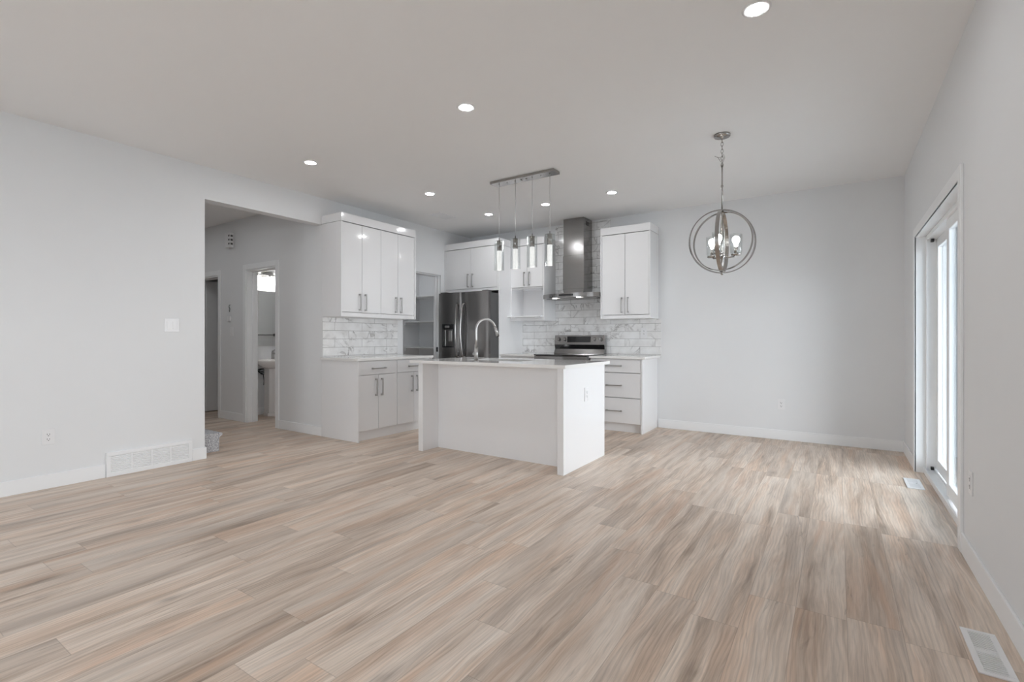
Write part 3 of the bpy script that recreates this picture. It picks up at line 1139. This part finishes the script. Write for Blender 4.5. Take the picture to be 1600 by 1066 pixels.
# ---------------------------------------------------------------- range
SX0, SX1, SY = -3.355, -2.595, 5.56
t = thing('range_stove', (-2.975, 5.88, 0), 'stainless freestanding electric range with black control display', 'stove')
f = MB()
f.box(SX0, SX1, SY + 0.05, 6.19, 0.03, 0.905, 0.003)
f.build('body', M['steel'], t)
f = MB()
f.box(SX0, SX1, SY, 6.12, 0.905, 0.922, 0.004)
f.build('cooktop', M['black_glass'], t)
f = MB()
f.prism([(6.11, 0.92), (6.15, 0.995), (6.13, 1.04), (6.145, 1.175), (6.195, 1.175), (6.195, 0.92)], SX0, SX1, axis='x', b=0.003)
bg = f.build('backguard', M['steel'], t)
f = MB()
f.prism([(6.141, 0.988), (6.126, 1.046), (6.15, 1.046), (6.156, 0.988)], SX0 + 0.004, SX1 - 0.004, axis='x')
f.build('vent_strip', M['black_glass'], bg)
f = MB()
f.prism([(6.131, 1.078), (6.138, 1.158), (6.15, 1.158), (6.146, 1.078)], -3.155, -2.80, axis='x')
f.build('display', M['black_glass'], bg)
for xk in (-3.29, -3.20, -2.75, -2.655):
    f = MB()
    f.cyl((xk, 6.140, 1.12), (xk, 6.131, 1.12), 0.030, 0.030)
    f.cyl((xk, 6.131, 1.12), (xk, 6.105, 1.118), 0.024, 0.021)
    f.box(xk - 0.005, xk + 0.005, 6.098, 6.108, 1.096, 1.142, 0.002)
    f.build('knob', M['steel'], bg)
f = MB()
f.box(SX0 + 0.004, SX1 - 0.004, SY, SY + 0.048, 0.22, 0.80, 0.006)
od = f.build('oven_door', M['steel'], t)
f = MB()
f.box(SX0 + 0.1, SX1 - 0.1, SY - 0.002, SY + 0.006, 0.33, 0.66, 0.001)
f.build('oven_window', M['black_glass'], od)
f = MB()
f.tube([(SX0 + 0.06, SY - 0.045, 0.755), (SX1 - 0.06, SY - 0.045, 0.755)], 0.013)
f.cyl((SX0 + 0.09, SY, 0.755), (SX0 + 0.09, SY - 0.045, 0.755), 0.01)
f.cyl((SX1 - 0.09, SY, 0.755), (SX1 - 0.09, SY - 0.045, 0.755), 0.01)
f.build('handle', M['steel'], od)
f = MB()
f.box(SX0 + 0.004, SX1 - 0.004, SY + 0.005, SY + 0.048, 0.81, 0.90, 0.004)
f.build('front_rail', M['steel'], t)
leaf(t, 'storage_drawer', (SX0 + 0.004, SX1 - 0.004, SY + 0.004, SY + 0.048, 0.06, 0.21), 0.004, 'steel')
for xa in (SX0 + 0.06, SX1 - 0.06):
    for ya in (5.68, 6.12):
        MB().cyl((xa, ya, 0.0), (xa, ya, 0.035), 0.02).build('foot', M['black'], t)

# ---------------------------------------------------------------- range hood
HXM = -2.966
t = thing('range_hood', (HXM, 6.05, 1.66), 'stainless chimney range hood with thin bowed canopy and two lights', 'range hood')
f = MB()
f.box(HXM - 0.151, HXM + 0.151, 5.95, YB - 0.010, 2.25, 2.752, 0.002)
up = f.build('upper_chimney', M['steel'], t)
f = MB()
for k in range(4):
    f.box(HXM + 0.1505, HXM + 0.1525, 6.02, 6.12, 2.655 + k * 0.014, 2.662 + k * 0.014)
f.build('chimney_vent', M['dark_slot'], up)
f = MB()
f.box(HXM - 0.157, HXM + 0.157, 5.945, YB - 0.010, 1.80, 2.25, 0.002)
f.prism([(HXM - 0.157, 1.80), (HXM + 0.157, 1.80), (HXM + 0.14, 1.728), (HXM - 0.14, 1.728)], 5.947, YB - 0.010, axis='y')
f.build('lower_chimney', M['steel'], t)
pts = [(HXM + 0.415, YB - 0.010), (HXM - 0.415, YB - 0.010)]
n = 24
for i in range(n + 1):
    u = -1 + 2 * i / n
    pts.append((HXM + 0.415 * u, 5.855 - 0.13 * (1 - u * u)))
f = MB()
f.prism(pts, 1.672, 1.728)
cnp = f.build('canopy', M['steel'], t)
f = MB()
f.box(HXM - 0.36, HXM + 0.36, 5.86, 6.19, 1.668, 1.673, 0.001)
f.build('filter', M['dark_steel'], cnp)
f = MB()
f.box(HXM - 0.10, HXM + 0.10, 5.719, 5.728, 1.69, 1.712, 0.001)
f.build('control_strip', M['black_glass'], cnp)
for xk in (HXM - 0.215, HXM + 0.14):
    f = MB()
    f.cyl((xk, 5.82, 1.6725), (xk, 5.82, 1.667), 0.03)
    f.build('hood_light', M['bulb'], cnp)

# ---------------------------------------------------------------- island
IX0, IX1, IY0, IY1 = -3.525, -1.88, 3.59, 4.44
t = thing('kitchen_island', (-2.7, 4.0, 0), 'white gloss kitchen island with recessed front panel under the faucet counter', 'kitchen island')
leaf(t, 'end_panel', (IX0, IX0 + 0.06, IY0, IY1, 0, 0.884), 0.002)
leaf(t, 'end_panel', (IX1 - 0.06, IX1, IY0, IY1, 0, 0.884), 0.002)
leaf(t, 'front_panel', (IX0 + 0.0605, IX1 - 0.0605, 3.82, 3.838, 0, 0.884), 0.0)
f = MB()
f.box(IX0 + 0.061, IX1 - 0.061, 3.839, IY1 - 0.03, 0.105, 0.123)
for xa in (IX0 + 0.061, -3.25, -2.41, IX1 - 0.079):
    f.box(xa, xa + 0.018, 3.839, IY1 - 0.03, 0.123, 0.884)
f.build('carcass', M['melamine'], t)
leaf(t, 'toe_kick', (IX0 + 0.061, IX1 - 0.061, IY1 - 0.09, IY1 - 0.075, 0, 0.105), 0)
nx = 4
wd = (IX1 - IX0 - 0.122) / nx
for k in range(nx):
    a = IX0 + 0.061 + k * wd
    d = leaf(t, 'door', (a + G, a + wd - G, IY1 - 0.02, IY1 - 0.002, 0.11, 0.876))
    add_pull(d, (a + (wd - 0.05 if k % 2 == 0 else 0.05), IY1 - 0.002, 0.74), UP, (0, 1, 0), 0.195)
f = MB()
CX0, CX1, CY0, CY1 = -3.60, -1.84, 3.54, 4.475
KX0, KX1, KY0, KY1 = -3.16, -2.50, 3.90, 4.30
f.box(CX0, KX0, CY0, CY1, 0.885, 0.914)
f.box(KX1, CX1, CY0, CY1, 0.885, 0.914)
f.box(KX0, KX1, CY0, KY0, 0.885, 0.914)
f.box(KX0, KX1, KY1, CY1, 0.885, 0.914)
bmesh.ops.remove_doubles(f.bm, verts=f.bm.verts[:], dist=0.0005)
tag(f.build('island_countertop', M['quartz']), 'white quartz countertop on the island with the sink cut-out', 'countertop')
f = MB()
a, b, c, d_ = KX0 - 0.012, KX1 + 0.012, KY0 - 0.012, KY1 + 0.012
f.box(a, b, c, d_, 0.67, 0.676)
f.box(a, a + 0.01, c, d_, 0.676, 0.8845)
f.box(b - 0.01, b, c, d_, 0.676, 0.8845)
f.box(a + 0.01, b - 0.01, c, c + 0.01, 0.676, 0.8845)
f.box(a + 0.01, b - 0.01, d_ - 0.01, d_, 0.676, 0.8845)
t = thing('kitchen_sink', (-2.83, 4.1, 0.67), 'stainless undermount sink set in the island countertop', 'sink')
f.build('basin', M['steel'], t)
f = MB()
f.cyl((-2.83, 4.1, 0.676), (-2.83, 4.1, 0.679), 0.045)
f.build('drain', M['nickel'], t)

# faucet
fx, fy = -2.85, 3.67
t = thing('kitchen_faucet', (fx, fy, 0.914), 'tall brushed steel gooseneck faucet standing on the island countertop', 'faucet')
f = MB()
f.cyl((fx, fy, 0.914), (fx, fy, 0.922), 0.026)
f.cyl((fx, fy, 0.922), (fx, fy, 1.045), 0.0195, 0.0185)
f.build('base', M['nickel'], t)
dv = Vector((0.5, 0.866, 0))
P0 = Vector((fx, fy, 0))
pts = [P0 + Vector((0, 0, 1.04)), P0 + Vector((0, 0, 1.13)), P0 + Vector((0, 0, 1.215))]
rr = 0.1
for i in range(1, 17):
    a = math.pi * 0.93 * i / 16
    pts.append(P0 + dv * (rr - rr * math.cos(a)) + Vector((0, 0, 1.215 + rr * math.sin(a))))
end = pts[-1]
tan = (pts[-1] - pts[-2]).normalized()
f = MB()
f.tube(pts, 0.0115, 16)
f.build('gooseneck', M['nickel'], t)
f = MB()
f.cyl(end - tan * 0.01, end + tan * 0.085, 0.0135, 0.0165)
sh = f.build('spray_head', M['nickel'], t)
f = MB()
f.cyl(end + tan * 0.085, end + tan * 0.092, 0.014, 0.013)
f.build('spray_nozzle', M['black'], sh)
f = MB()
bt = end + tan * 0.05 + Vector((-0.83, -0.55, 0)) * 0.014
f.cyl(bt, bt + Vector((-0.83, -0.55, 0)) * 0.006, 0.007)
f.build('spray_button', M['black'], sh)
f = MB()
hd = Vector((-0.9, 0.25, 0)).normalized()
f.cyl(P0 + Vector((0, 0, 0.985)), P0 + hd * 0.045 + Vector((0, 0, 0.985)), 0.013)
f.tube([P0 + hd * 0.035 + Vector((0, 0, 0.985)), P0 + hd * 0.02 + Vector((0, 0, 1.03)), P0 + hd * 0.006 + Vector((-0.012, 0, 1.075))], [0.006, 0.005, 0.0045])
f.build('lever', M['nickel'], t)


# ---------------------------------------------------------------- outlets and switches
def wall_plate(loc, normal, w, h, kind, label, cat, plate_d=0.006):
    """plate facing `normal` ('x+','x-','y-') centred at loc"""
    name = {'duplex': 'power_outlet', 'decora': 'power_outlet', 'rocker2': 'light_switch', 'rocker': 'light_switch', 'blank': 'wall_plate'}[kind]
    t = thing(name, loc, label, cat)
    def bx(mb, a0, a1, z0, z1, d0, d1, b=0.0012):
        if normal == 'x+':
            mb.box(loc[0] + d0, loc[0] + d1, loc[1] + a0, loc[1] + a1, loc[2] + z0, loc[2] + z1, b)
        elif normal == 'x-':
            mb.box(loc[0] - d1, loc[0] - d0, loc[1] + a0, loc[1] + a1, loc[2] + z0, loc[2] + z1, b)
        else:
            mb.box(loc[0] + a0, loc[0] + a1, loc[1] - d1, loc[1] - d0, loc[2] + z0, loc[2] + z1, b)
    f = MB()
    bx(f, -w / 2, w / 2, -h / 2, h / 2, 0, plate_d, 0.002)
    f.build('cover_plate', M['plate'], t)
    if kind in ('duplex', 'decora'):
        f = MB()
        bx(f, -0.017, 0.017, -0.034, 0.034, plate_d - 0.001, plate_d + 0.002)
        rc = f.build('receptacle', M['plate'], t)
        f = MB()
        for zc in (-0.018, 0.018):
            bx(f, -0.008, -0.0055, zc - 0.004, zc + 0.007, plate_d + 0.001, plate_d + 0.0026, 0)
            bx(f, 0.0055, 0.008, zc - 0.004, zc + 0.006, plate_d + 0.001, plate_d + 0.0026, 0)
            bx(f, -0.003, 0.003, zc - 0.012, zc - 0.007, plate_d + 0.001, plate_d + 0.0026, 0)
        f.build('slots', M['dark_slot'], rc)
    elif kind in ('rocker', 'rocker2'):
        for a in ((-0.023, 0.023) if kind == 'rocker2' else (0.0,)):
            f = MB()
            bx(f, a - 0.0165, a + 0.0165, -0.033, 0.033, plate_d - 0.001, plate_d + 0.004, 0.0015)
            f.build('rocker', M['plate'], t)
    return t


wall_plate((XL, 1.137, 0.39), 'x+', 0.075, 0.117, 'duplex', 'white power outlet low on the left wall near the photo edge', 'outlet')
wall_plate((XL, 1.960, 1.249), 'x+', 0.116, 0.117, 'rocker2', 'white double rocker light switch on the left wall by the hallway opening', 'light switch')
wall_plate((-0.527, YB, 0.395), 'y-', 0.075, 0.117, 'duplex', 'white power outlet low on the dining wall', 'outlet')
wall_plate((XR, 3.29, 0.416), 'x-', 0.075, 0.117, 'duplex', 'white power outlet low on the right wall beside the patio door', 'outlet')
wall_plate((IX1, 4.027, 0.632), 'x+', 0.075, 0.122, 'decora', 'white power outlet on the right end panel of the island', 'outlet')
wall_plate((-2.085, YB - 0.009, 1.21), 'y-', 0.075, 0.117, 'decora', 'white power outlet on the tile backsplash under the right wall cabinet', 'outlet')
wall_plate((-3.555, YB - 0.02, 1.66), 'y-', 0.075, 0.117, 'decora', 'white power outlet inside the open microwave niche', 'outlet')
wall_plate((-6.995, YH, 1.225), 'y-', 0.075, 0.117, 'rocker', 'white light switch on the hallway wall between the two doorways', 'light switch')
# small hall wall devices
f = MB()
f.box(-7.085, -7.02, YH - 0.02, YH, 1.375, 1.44, 0.003)
f.box(-7.085, -7.078, YH - 0.021, YH - 0.004, 1.375, 1.44)
tag(f.build('thermostat', M['plate']), 'small square thermostat on the hallway wall above the light switch', 'thermostat')
f = MB()
f.tube([(-7.045, YH, 1.60), (-7.045, YH - 0.012, 1.59), (-7.045, YH - 0.014, 1.565), (-7.04, YH - 0.006, 1.54), (-7.04, YH - 0.012, 1.52), (-7.038, YH - 0.012, 1.50)], 0.0045)
tag(f.build('wire_clip', M['gasket']), 'tiny dark wire end sticking out of the hallway wall above the thermostat', 'wire')
# door chime
t = thing('door_chime', (-7.0, YH, 2.4), 'white door chime box with three dark holes high on the hallway wall', 'door chime')
f = MB()
f.box(-7.085, -6.95, YH - 0.055, YH, 2.385, 2.59, 0.004)
f.build('cover', M['plate'], t)
for z in (2.435, 2.49, 2.545):
    f = MB()
    f.box(-6.9505, -6.9485, YH - 0.042, YH - 0.012, z - 0.013, z + 0.013)
    f.box(-6.985, -6.9505, YH - 0.0562, YH - 0.0545, z - 0.012, z + 0.012)
    f.build('sound_hole', M['gasket'], t)

# ---------------------------------------------------------------- return-air grille on the left wall
t = thing('air_grille', (XL, 1.80, 0), 'wide white return air grille at floor level on the left wall', 'vent')
f = MB()
gy0, gy1, gz1 = 1.485, 2.122, 0.2
f.box(XL, XL + 0.018, gy0, gy1, 0.0, 0.035, 0.002)
f.box(XL, XL + 0.018, gy0, gy1, gz1 - 0.03, gz1, 0.003)
f.box(XL, XL + 0.018, gy0, gy0 + 0.03, 0.035, gz1 - 0.03)
f.box(XL, XL + 0.018, gy1 - 0.03, gy1, 0.035, gz1 - 0.03)
for k in (1, 2, 3):
    yy = gy0 + 0.03 + (gy1 - gy0 - 0.06) * k / 4
    f.box(XL, XL + 0.016, yy - 0.006, yy + 0.006, 0.035, gz1 - 0.03)
f.build('frame', M['trim'], t)
f = MB()
for k in range(11):
    z = 0.042 + k * 0.0125
    f.box(XL + 0.004, XL + 0.015, gy0 + 0.03, gy1 - 0.03, z - 0.0055, z + 0.0055, rot=Matrix.Rotation(R(25), 3, 'Y'))
tag(f.build('louvers', M['trim'], t))
f = MB()
f.box(XL, XL + 0.002, gy0 + 0.02, gy1 - 0.02, 0.03, gz1 - 0.02)
f.build('back_plate', M['plate'], t)


# ---------------------------------------------------------------- floor registers
def floor_register(x0, x1, y0, y1, label):
    t = thing('floor_register', ((x0 + x1) / 2, (y0 + y1) / 2, 0), label, 'vent', 'white floor registers along the right wall')
    f = MB()
    e = 0.02
    f.box(x0, x1, y0, y0 + e, 0, 0.006, 0.002)
    f.box(x0, x1, y1 - e, y1, 0, 0.006, 0.002)
    f.box(x0, x0 + e, y0 + e, y1 - e, 0, 0.006, 0.002)
    f.box(x1 - e, x1, y0 + e, y1 - e, 0, 0.006, 0.002)
    ym = (y0 + y1) / 2
    f.box(x0 + e, x1 - e, ym - 0.012, ym + 0.012, 0, 0.0055)
    f.build('frame', M['plate'], t)
    f = MB()
    n = 9
    for half in (0, 1):
        a = y0 + e if half == 0 else ym + 0.012
        b = ym - 0.012 if half == 0 else y1 - e
        for k in range(n):
            yc = a + (b - a) * (k + 0.5) / n
            f.box(x0 + e, x1 - e, yc - 0.0042, yc + 0.0042, 0.0012, 0.005)
    f.build('louvers', M['plate'], t)
    f = MB()
    f.box(x0 + e - 0.002, x1 - e + 0.002, y0 + e - 0.002, y1 - e + 0.002, 0.0, 0.001)
    f.build('duct', M['dark_slot'], t)
    f = MB()
    f.box(x1 - e - 0.02, x1 - e - 0.008, ym - 0.004, ym + 0.004, 0.0055, 0.012, 0.001)
    f.build('damper_lever', M['plate'], t)


floor_register(0.396, 0.498, 2.255, 2.57, 'white floor register nearest the camera at the bottom right corner')
floor_register(0.438, 0.542, 4.74, 5.06, 'white floor register on the sunlit boards in front of the patio door')

# ceiling register
t = thing('ceiling_register', (-4.355, 4.89, H_CEIL), 'flat white air register on the ceiling near the pantry', 'vent')
f = MB()
f.box(-4.445, -4.265, 4.73, 4.75, H_CEIL - 0.008, H_CEIL, 0.002)
f.box(-4.445, -4.265, 5.03, 5.05, H_CEIL - 0.008, H_CEIL, 0.002)
f.box(-4.445, -4.425, 4.75, 5.03, H_CEIL - 0.008, H_CEIL, 0.002)
f.box(-4.285, -4.265, 4.75, 5.03, H_CEIL - 0.008, H_CEIL, 0.002)
f.build('frame', M['plate'], t)
f = MB()
for k in range(9):
    x = -4.42 + k * 0.0165
    f.box(x, x + 0.013, 4.75, 5.03, H_CEIL - 0.006, H_CEIL - 0.002)
f.build('louvers', M['plate'], t)

# ---------------------------------------------------------------- recessed lights
cans = [(-0.333, 2.67, 'recessed ceiling light at the top edge of the photo, the largest one'),
        (-2.171, 2.68, 'recessed ceiling light alone in mid ceiling in front of the pendant bar'),
        (-4.05, 2.73, 'leftmost recessed ceiling light, above the hallway opening'),
        (-3.81, 4.06, 'recessed ceiling light between left wall cabinets and pendant bar'),
        (-3.80, 5.16, 'recessed ceiling light left of the pendant cords, above the refrigerator'),
        (-2.947, 5.16, 'recessed ceiling light beside the rightmost pendant cord, in front of the hood'),
        (-6.1, 2.45, 'recessed ceiling light added to brighten the hallway, unseen behind the opening lintel'),  # extra lamp out of view, added to lift the dim hallway
        (-7.6, 2.45, 'recessed ceiling light added to brighten the far hallway, unseen behind the living room wall'),  # second extra hall lamp, added for more fill
        (-5.55, 5.25, 'recessed ceiling light added to brighten the pantry, unseen above its doorway'),  # extra lamp out of view, added to lighten the pantry
        (-2.094, 5.15, 'rightmost recessed kitchen light, above the cabinet right of the hood'),
        ]
proto = None
for x, y, lab in cans:
    if proto is None:
        t = thing('recessed_light', (x, y, H_CEIL), lab, 'ceiling light', 'recessed ceiling lights')
        f = MB()
        f.lathe([(0.066, 0.0), (0.066, -0.003), (0.062, -0.005), (0.046, -0.004), (0.045, -0.001), (0.045, 0.0)], (x, y, H_CEIL), 40)
        f.build('trim_ring', M['plate'], t)
        f = MB()
        f.lathe([(0.0, -0.0025), (0.046, -0.0025), (0.046, -0.001)], (x, y, H_CEIL), 32)
        f.build('lens', M['led'], t)
        proto = t
    else:
        copy_tree(proto, (x, y, H_CEIL), lab)

# ---------------------------------------------------------------- linear pendant over the island
BXC, BYC = -2.628, 4.16
t = thing('pendant_light', (BXC, BYC, H_CEIL), 'chrome bar pendant with four lit glass cylinders hanging over the island', 'pendant light')
f = MB()
f.box(BXC - 0.375, BXC + 0.375, BYC - 0.065, BYC + 0.065, H_CEIL - 0.026, H_CEIL, 0.002)
cn = f.build('canopy', M['chrome'], t)
f = MB()
for dx in (-0.3, -0.2, -0.1, 0.1, 0.2, 0.3, -0.03, 0.03):
    f.cyl((BXC + dx, BYC, H_CEIL - 0.026), (BXC + dx, BYC, H_CEIL - 0.034), 0.007 if abs(dx) > 0.05 else 0.009)
f.build('screws', M['nickel'], cn)
for k in range(4):
    px = BXC - 0.3 + 0.2 * k
    zt, zc, zb = 2.145, 2.04, 1.838
    f = MB()
    f.tube([(px, BYC, H_CEIL - 0.03), (px, BYC, 2.4), (px, BYC, zt - 0.005)], 0.0028, 8)
    f.build('cord', M['silver_cord'], t)
    f = MB()
    f.lathe([(0.0, 2.175), (0.004, 2.175), (0.005, 2.15), (0.025, 2.146), (0.025, 2.04), (0.0, 2.04)], (px, BYC, 0), 28)
    sk = f.build('socket', M['chrome'], t)
    f = MB()
    f.lathe([(0.024, 2.143), (0.049, 2.143), (0.050, 2.139), (0.050, zb), (0.0475, zb), (0.0475, 2.139), (0.024, 2.139), (0.024, 2.143)], (px, BYC, 0), 40)
    f.build('glass_shade', M['glass'], sk)
    f = MB()
    f.lathe([(0.0, 2.04), (0.0245, 2.04), (0.0245, zb + 0.004), (0.022, zb), (0.0, zb)], (px, BYC, 0), 28)
    f.build('light_rod', M['crystal'], sk)

# ---------------------------------------------------------------- orb chandelier
ox, oy, oz = -0.768, 4.174, 1.905
t = thing('orb_chandelier', (ox, oy, H_CEIL), 'polished nickel orb chandelier of interlocking hoops hanging from a chain', 'chandelier')
f = MB()
f.lathe([(0.0, 0.0), (0.063, 0.0), (0.063, -0.012), (0.058, -0.018), (0.014, -0.02), (0.010, -0.034), (0.0, -0.034)], (ox, oy, H_CEIL), 40)
f.build('canopy', M['chrome'], t)
f = MB()
z = H_CEIL - 0.03
k = 0
while z > 2.52:
    pts = []
    for i in range(14):
        a = 2 * math.pi * i / 14
        r_ = 0.009 * math.cos(a)
        pts.append((ox + (r_ if k % 2 else 0), oy + (0 if k % 2 else r_), z - 0.017 + 0.018 * math.sin(a)))
    f.tube(pts, 0.0022, 6, closed=True)
    z -= 0.028
    k += 1
f.build('chain', M['chrome'], t)
f = MB()
pts = [(ox - 0.05, oy - 0.03, 2.585), (ox - 0.03, oy - 0.015, 2.575), (ox, oy, 2.57), (ox + 0.012, oy, 2.60), (ox + 0.02, oy, 2.57), (ox + 0.005, oy, 2.53), (ox - 0.012, oy, 2.545), (ox - 0.03, oy - 0.02, 2.58)]
f.tube(pts, 0.0025, 8)
f.build('loose_wire', M['nickel'], t)
f = MB()
f.cyl((ox, oy, 2.525), (ox, oy, 2.15), 0.0055)
f.lathe([(0.0, 0.012), (0.009, 0.008), (0.009, -0.008), (0.0, -0.012)], (ox, oy, 2.345), 16)
f.lathe([(0.0, 0.012), (0.008, 0.008), (0.008, -0.008), (0.0, -0.012)], (ox, oy, 2.52), 16)
f.build('stem', M['chrome'], t)
vd = math.atan2(oy, ox)            # azimuth of the line of sight
to_cam = Matrix.Rotation(vd, 3, 'Z') @ Matrix.Rotation(R(90), 3, 'Y')
f = MB()
f.band((ox, oy, oz), 0.255, 0.024, 0.008, Matrix.Rotation(R(16), 3, 'Z') @ to_cam)
f.build('outer_hoop', M['chrome'], t)
f = MB()
f.band((ox, oy, oz), 0.232, 0.020, 0.007, Matrix.Rotation(R(-20), 3, 'Z') @ to_cam)
f.build('inner_hoop', M['chrome'], t)
f = MB()
f.band((ox, oy, oz), 0.243, 0.028, 0.005, Matrix.Rotation(R(81), 3, 'Z') @ to_cam)
f.build('cross_hoop', M['chrome'], t)
f = MB()
f.lathe([(0.0, 0.25), (0.006, 0.25), (0.007, 0.18), (0.018, 0.03), (0.02, 0.015), (0.008, 0.008), (0.008, -0.10), (0.024, -0.105), (0.026, -0.125), (0.010, -0.14), (0.007, -0.24), (0.014, -0.248), (0.010, -0.262), (0.0, -0.27)], (ox, oy, oz), 24)
col_ = f.build('centre_column', M['chrome'], t)
right = Vector((math.sin(vd), -math.cos(vd), 0))
away = Vector((math.cos(vd), math.sin(vd), 0))
for a in (75, 195, 315):
    d = right * math.sin(R(a)) + away * math.cos(R(a))
    p = Vector((ox, oy, oz)) + d * 0.105
    f = MB()
    c0 = Vector((ox, oy, oz - 0.115))
    f.tube([c0, c0 + d * 0.05 + Vector((0, 0, -0.012)), c0 + d * 0.09 + Vector((0, 0, -0.008)), p + Vector((0, 0, -0.108))], 0.006, 10)
    f.lathe([(0.0, -0.118), (0.036, -0.113), (0.040, -0.104), (0.036, -0.101), (0.0, -0.101)], p, 28)
    f.lathe([(0.0, -0.10), (0.014, -0.10), (0.014, -0.045), (0.0, -0.045)], p, 20)
    arm = f.build('arm', M['chrome'], t)
    f = MB()
    f.lathe([(0.036, -0.100), (0.043, -0.09), (0.0465, 0.055), (0.0445, 0.055), (0.041, -0.088), (0.034, -0.098), (0.036, -0.100)], p, 36)
    f.build('glass_shade', M['glass'], arm)
    f = MB()
    f.lathe([(0.0, -0.05), (0.013, -0.048), (0.014, -0.03), (0.027, 0.0), (0.029, 0.014), (0.024, 0.03), (0.012, 0.04), (0.0, 0.043)], p, 24)
    f.build('bulb', M['bulb'], arm)

# ---------------------------------------------------------------- powder room
t = thing('pedestal_sink', (-6.92, 4.05, 0), 'white pedestal sink seen through the powder room doorway', 'sink')
sy = 4.06
f = MB()
prof = [(0.0, 0.69), (0.10, 0.69), (0.17, 0.72), (0.245, 0.79), (0.255, 0.818), (0.245, 0.824), (0.215, 0.822), (0.17, 0.76), (0.06, 0.735), (0.0, 0.735)]
f.lathe(prof, (-6.885, sy, 0), 48, sx=0.86, sy=1.18)
f.box(BW + 0.001, -6.96, sy - 0.28, sy + 0.28, 0.735, 0.823, 0.02, 3)
f.build('basin', M['porcelain'], t)
f = MB()
f.prism([(-7.03, sy - 0.085), (-6.86, sy - 0.105), (-6.80, sy - 0.06), (-6.785, sy), (-6.80, sy + 0.06), (-6.86, sy + 0.105), (-7.03, sy + 0.085)], 0.0, 0.705, b=0.006)
f.prism([(-7.04, sy - 0.10), (-6.86, sy - 0.125), (-6.785, sy - 0.07), (-6.77, sy), (-6.785, sy + 0.07), (-6.86, sy + 0.125), (-7.04, sy + 0.10)], 0.0, 0.05, b=0.008)
f.build('pedestal', M['porcelain'], t)
t = thing('bathroom_faucet', (-7.02, sy + 0.05, 0.824), 'dark nickel single-hole faucet on the pedestal sink', 'faucet')
f = MB()
fyb = sy + 0.045
f.cyl((-7.02, fyb, 0.823), (-7.02, fyb, 0.93), 0.022, 0.019)
f.build('body', M['nickel'], t)
f = MB()
f.box(-7.03, -6.88, fyb - 0.014, fyb + 0.014, 0.895, 0.915, 0.004, rot=Matrix.Rotation(R(6), 3, 'Y'))
f.build('spout', M['nickel'], t)
f = MB()
f.box(-7.03, -6.93, fyb - 0.012, fyb + 0.012, 0.95, 0.962, 0.003, rot=Matrix.Rotation(R(-18), 3, 'Y'))
f.cyl((-7.02, fyb, 0.93), (-7.02, fyb, 0.95), 0.014)
f.build('lever', M['nickel'], t)
f = MB()
f.box(BW + 0.001, BW + 0.008, 3.70, 4.45, 1.018, 1.84, 0.001)
tag(f.build('wall_mirror', M['mirror']), 'frameless mirror above the pedestal sink', 'mirror')
f = MB()
pts = []
for i in range(40):
    a = 2 * math.pi * i / 16
    pts.append((BW + 0.03 + 0.01 * i / 40, 3.965 + 0.062 * math.cos(a) + 0.001 * i, 0.665 - 0.02 * math.sin(a) * (1 + i / 40) - 0.0008 * i))
pts += [(BW + 0.045, 3.99, 0.60), (BW + 0.05, 4.0, 0.50), (BW + 0.04, 4.0, 0.44)]
f.tube(pts, 0.0065, 8)
tag(f.build('supply_hose', M['black']), 'coiled black supply hose under the pedestal sink', 'hose')
t = thing('vanity_light', (BW + 0.05, 4.07, 2.05), 'wall light with glowing opal glass shades above the powder room mirror', 'wall light')
f = MB()
f.box(BW + 0.001, BW + 0.02, 3.98, 4.16, 2.03, 2.13, 0.003)
f.build('backplate', M['nickel'], t)
f = MB()
f.box(BW + 0.06, BW + 0.075, 3.80, 4.34, 2.065, 2.08, 0.002)
f.box(BW + 0.02, BW + 0.06, 4.06, 4.08, 2.065, 2.08, 0.002)
f.build('bar', M['nickel'], t)
for yv in (3.88, 4.07, 4.26):
    f = MB()
    f.cyl((BW + 0.068, yv, 2.065), (BW + 0.068, yv, 2.02), 0.018, 0.024)
    ft = f.build('fitter', M['nickel'], t)
    f = MB()
    f.lathe([(0.022, 2.045), (0.052, 2.04), (0.060, 1.905), (0.057, 1.905), (0.049, 2.036), (0.022, 2.041), (0.022, 2.045)], (BW + 0.068, yv, 0), 28)
    f.build('opal_shade', M['opal'], ft)
t = thing('towel_bar', (-5.70, 4.87, 1.2), 'dark towel bar reflected in the powder room mirror', 'towel bar')
f = MB()
f.tube([(-5.77, 4.60, 1.192), (-5.77, 5.01, 1.192)], 0.008)
f.build('rail', M['gasket'], t)
for yy in (4.60, 5.01):
    MB().box(-5.78, -5.701, yy - 0.02, yy + 0.02, 1.17, 1.215, 0.003).build('bracket', M['gasket'], t)

# ---------------------------------------------------------------- carpeted stair foot
t = thing('carpeted_stairs', (-5.65, 2.0, 0), 'grey speckled carpet on the bottom stair beside the hallway opening', 'stairs')
for k in range(4):
    yf = 2.466 - 0.25 * k
    z0, z1 = 0.185 * k, 0.185 * (k + 1)
    f = MB()
    pr = [(yf - (0.55 if k < 3 else 0.25), 0.0 if k == 0 else z0 - 0.001), (yf, 0.0 if k == 0 else z0 - 0.001), (yf, z1 - 0.052), (yf + 0.012, z1 - 0.04), (yf + 0.03, z1 - 0.03),
          (yf + 0.034, z1 - 0.015), (yf + 0.028, z1 - 0.004), (yf + 0.01, z1), (yf - (0.55 if k < 3 else 0.25), z1)]
    f.prism(pr, -6.12, -5.175, axis='x', b=0.004)
    f.build('step', M['carpet'], t)

for o in COL.objects:
    if '_o' in o:
        del o['_o']
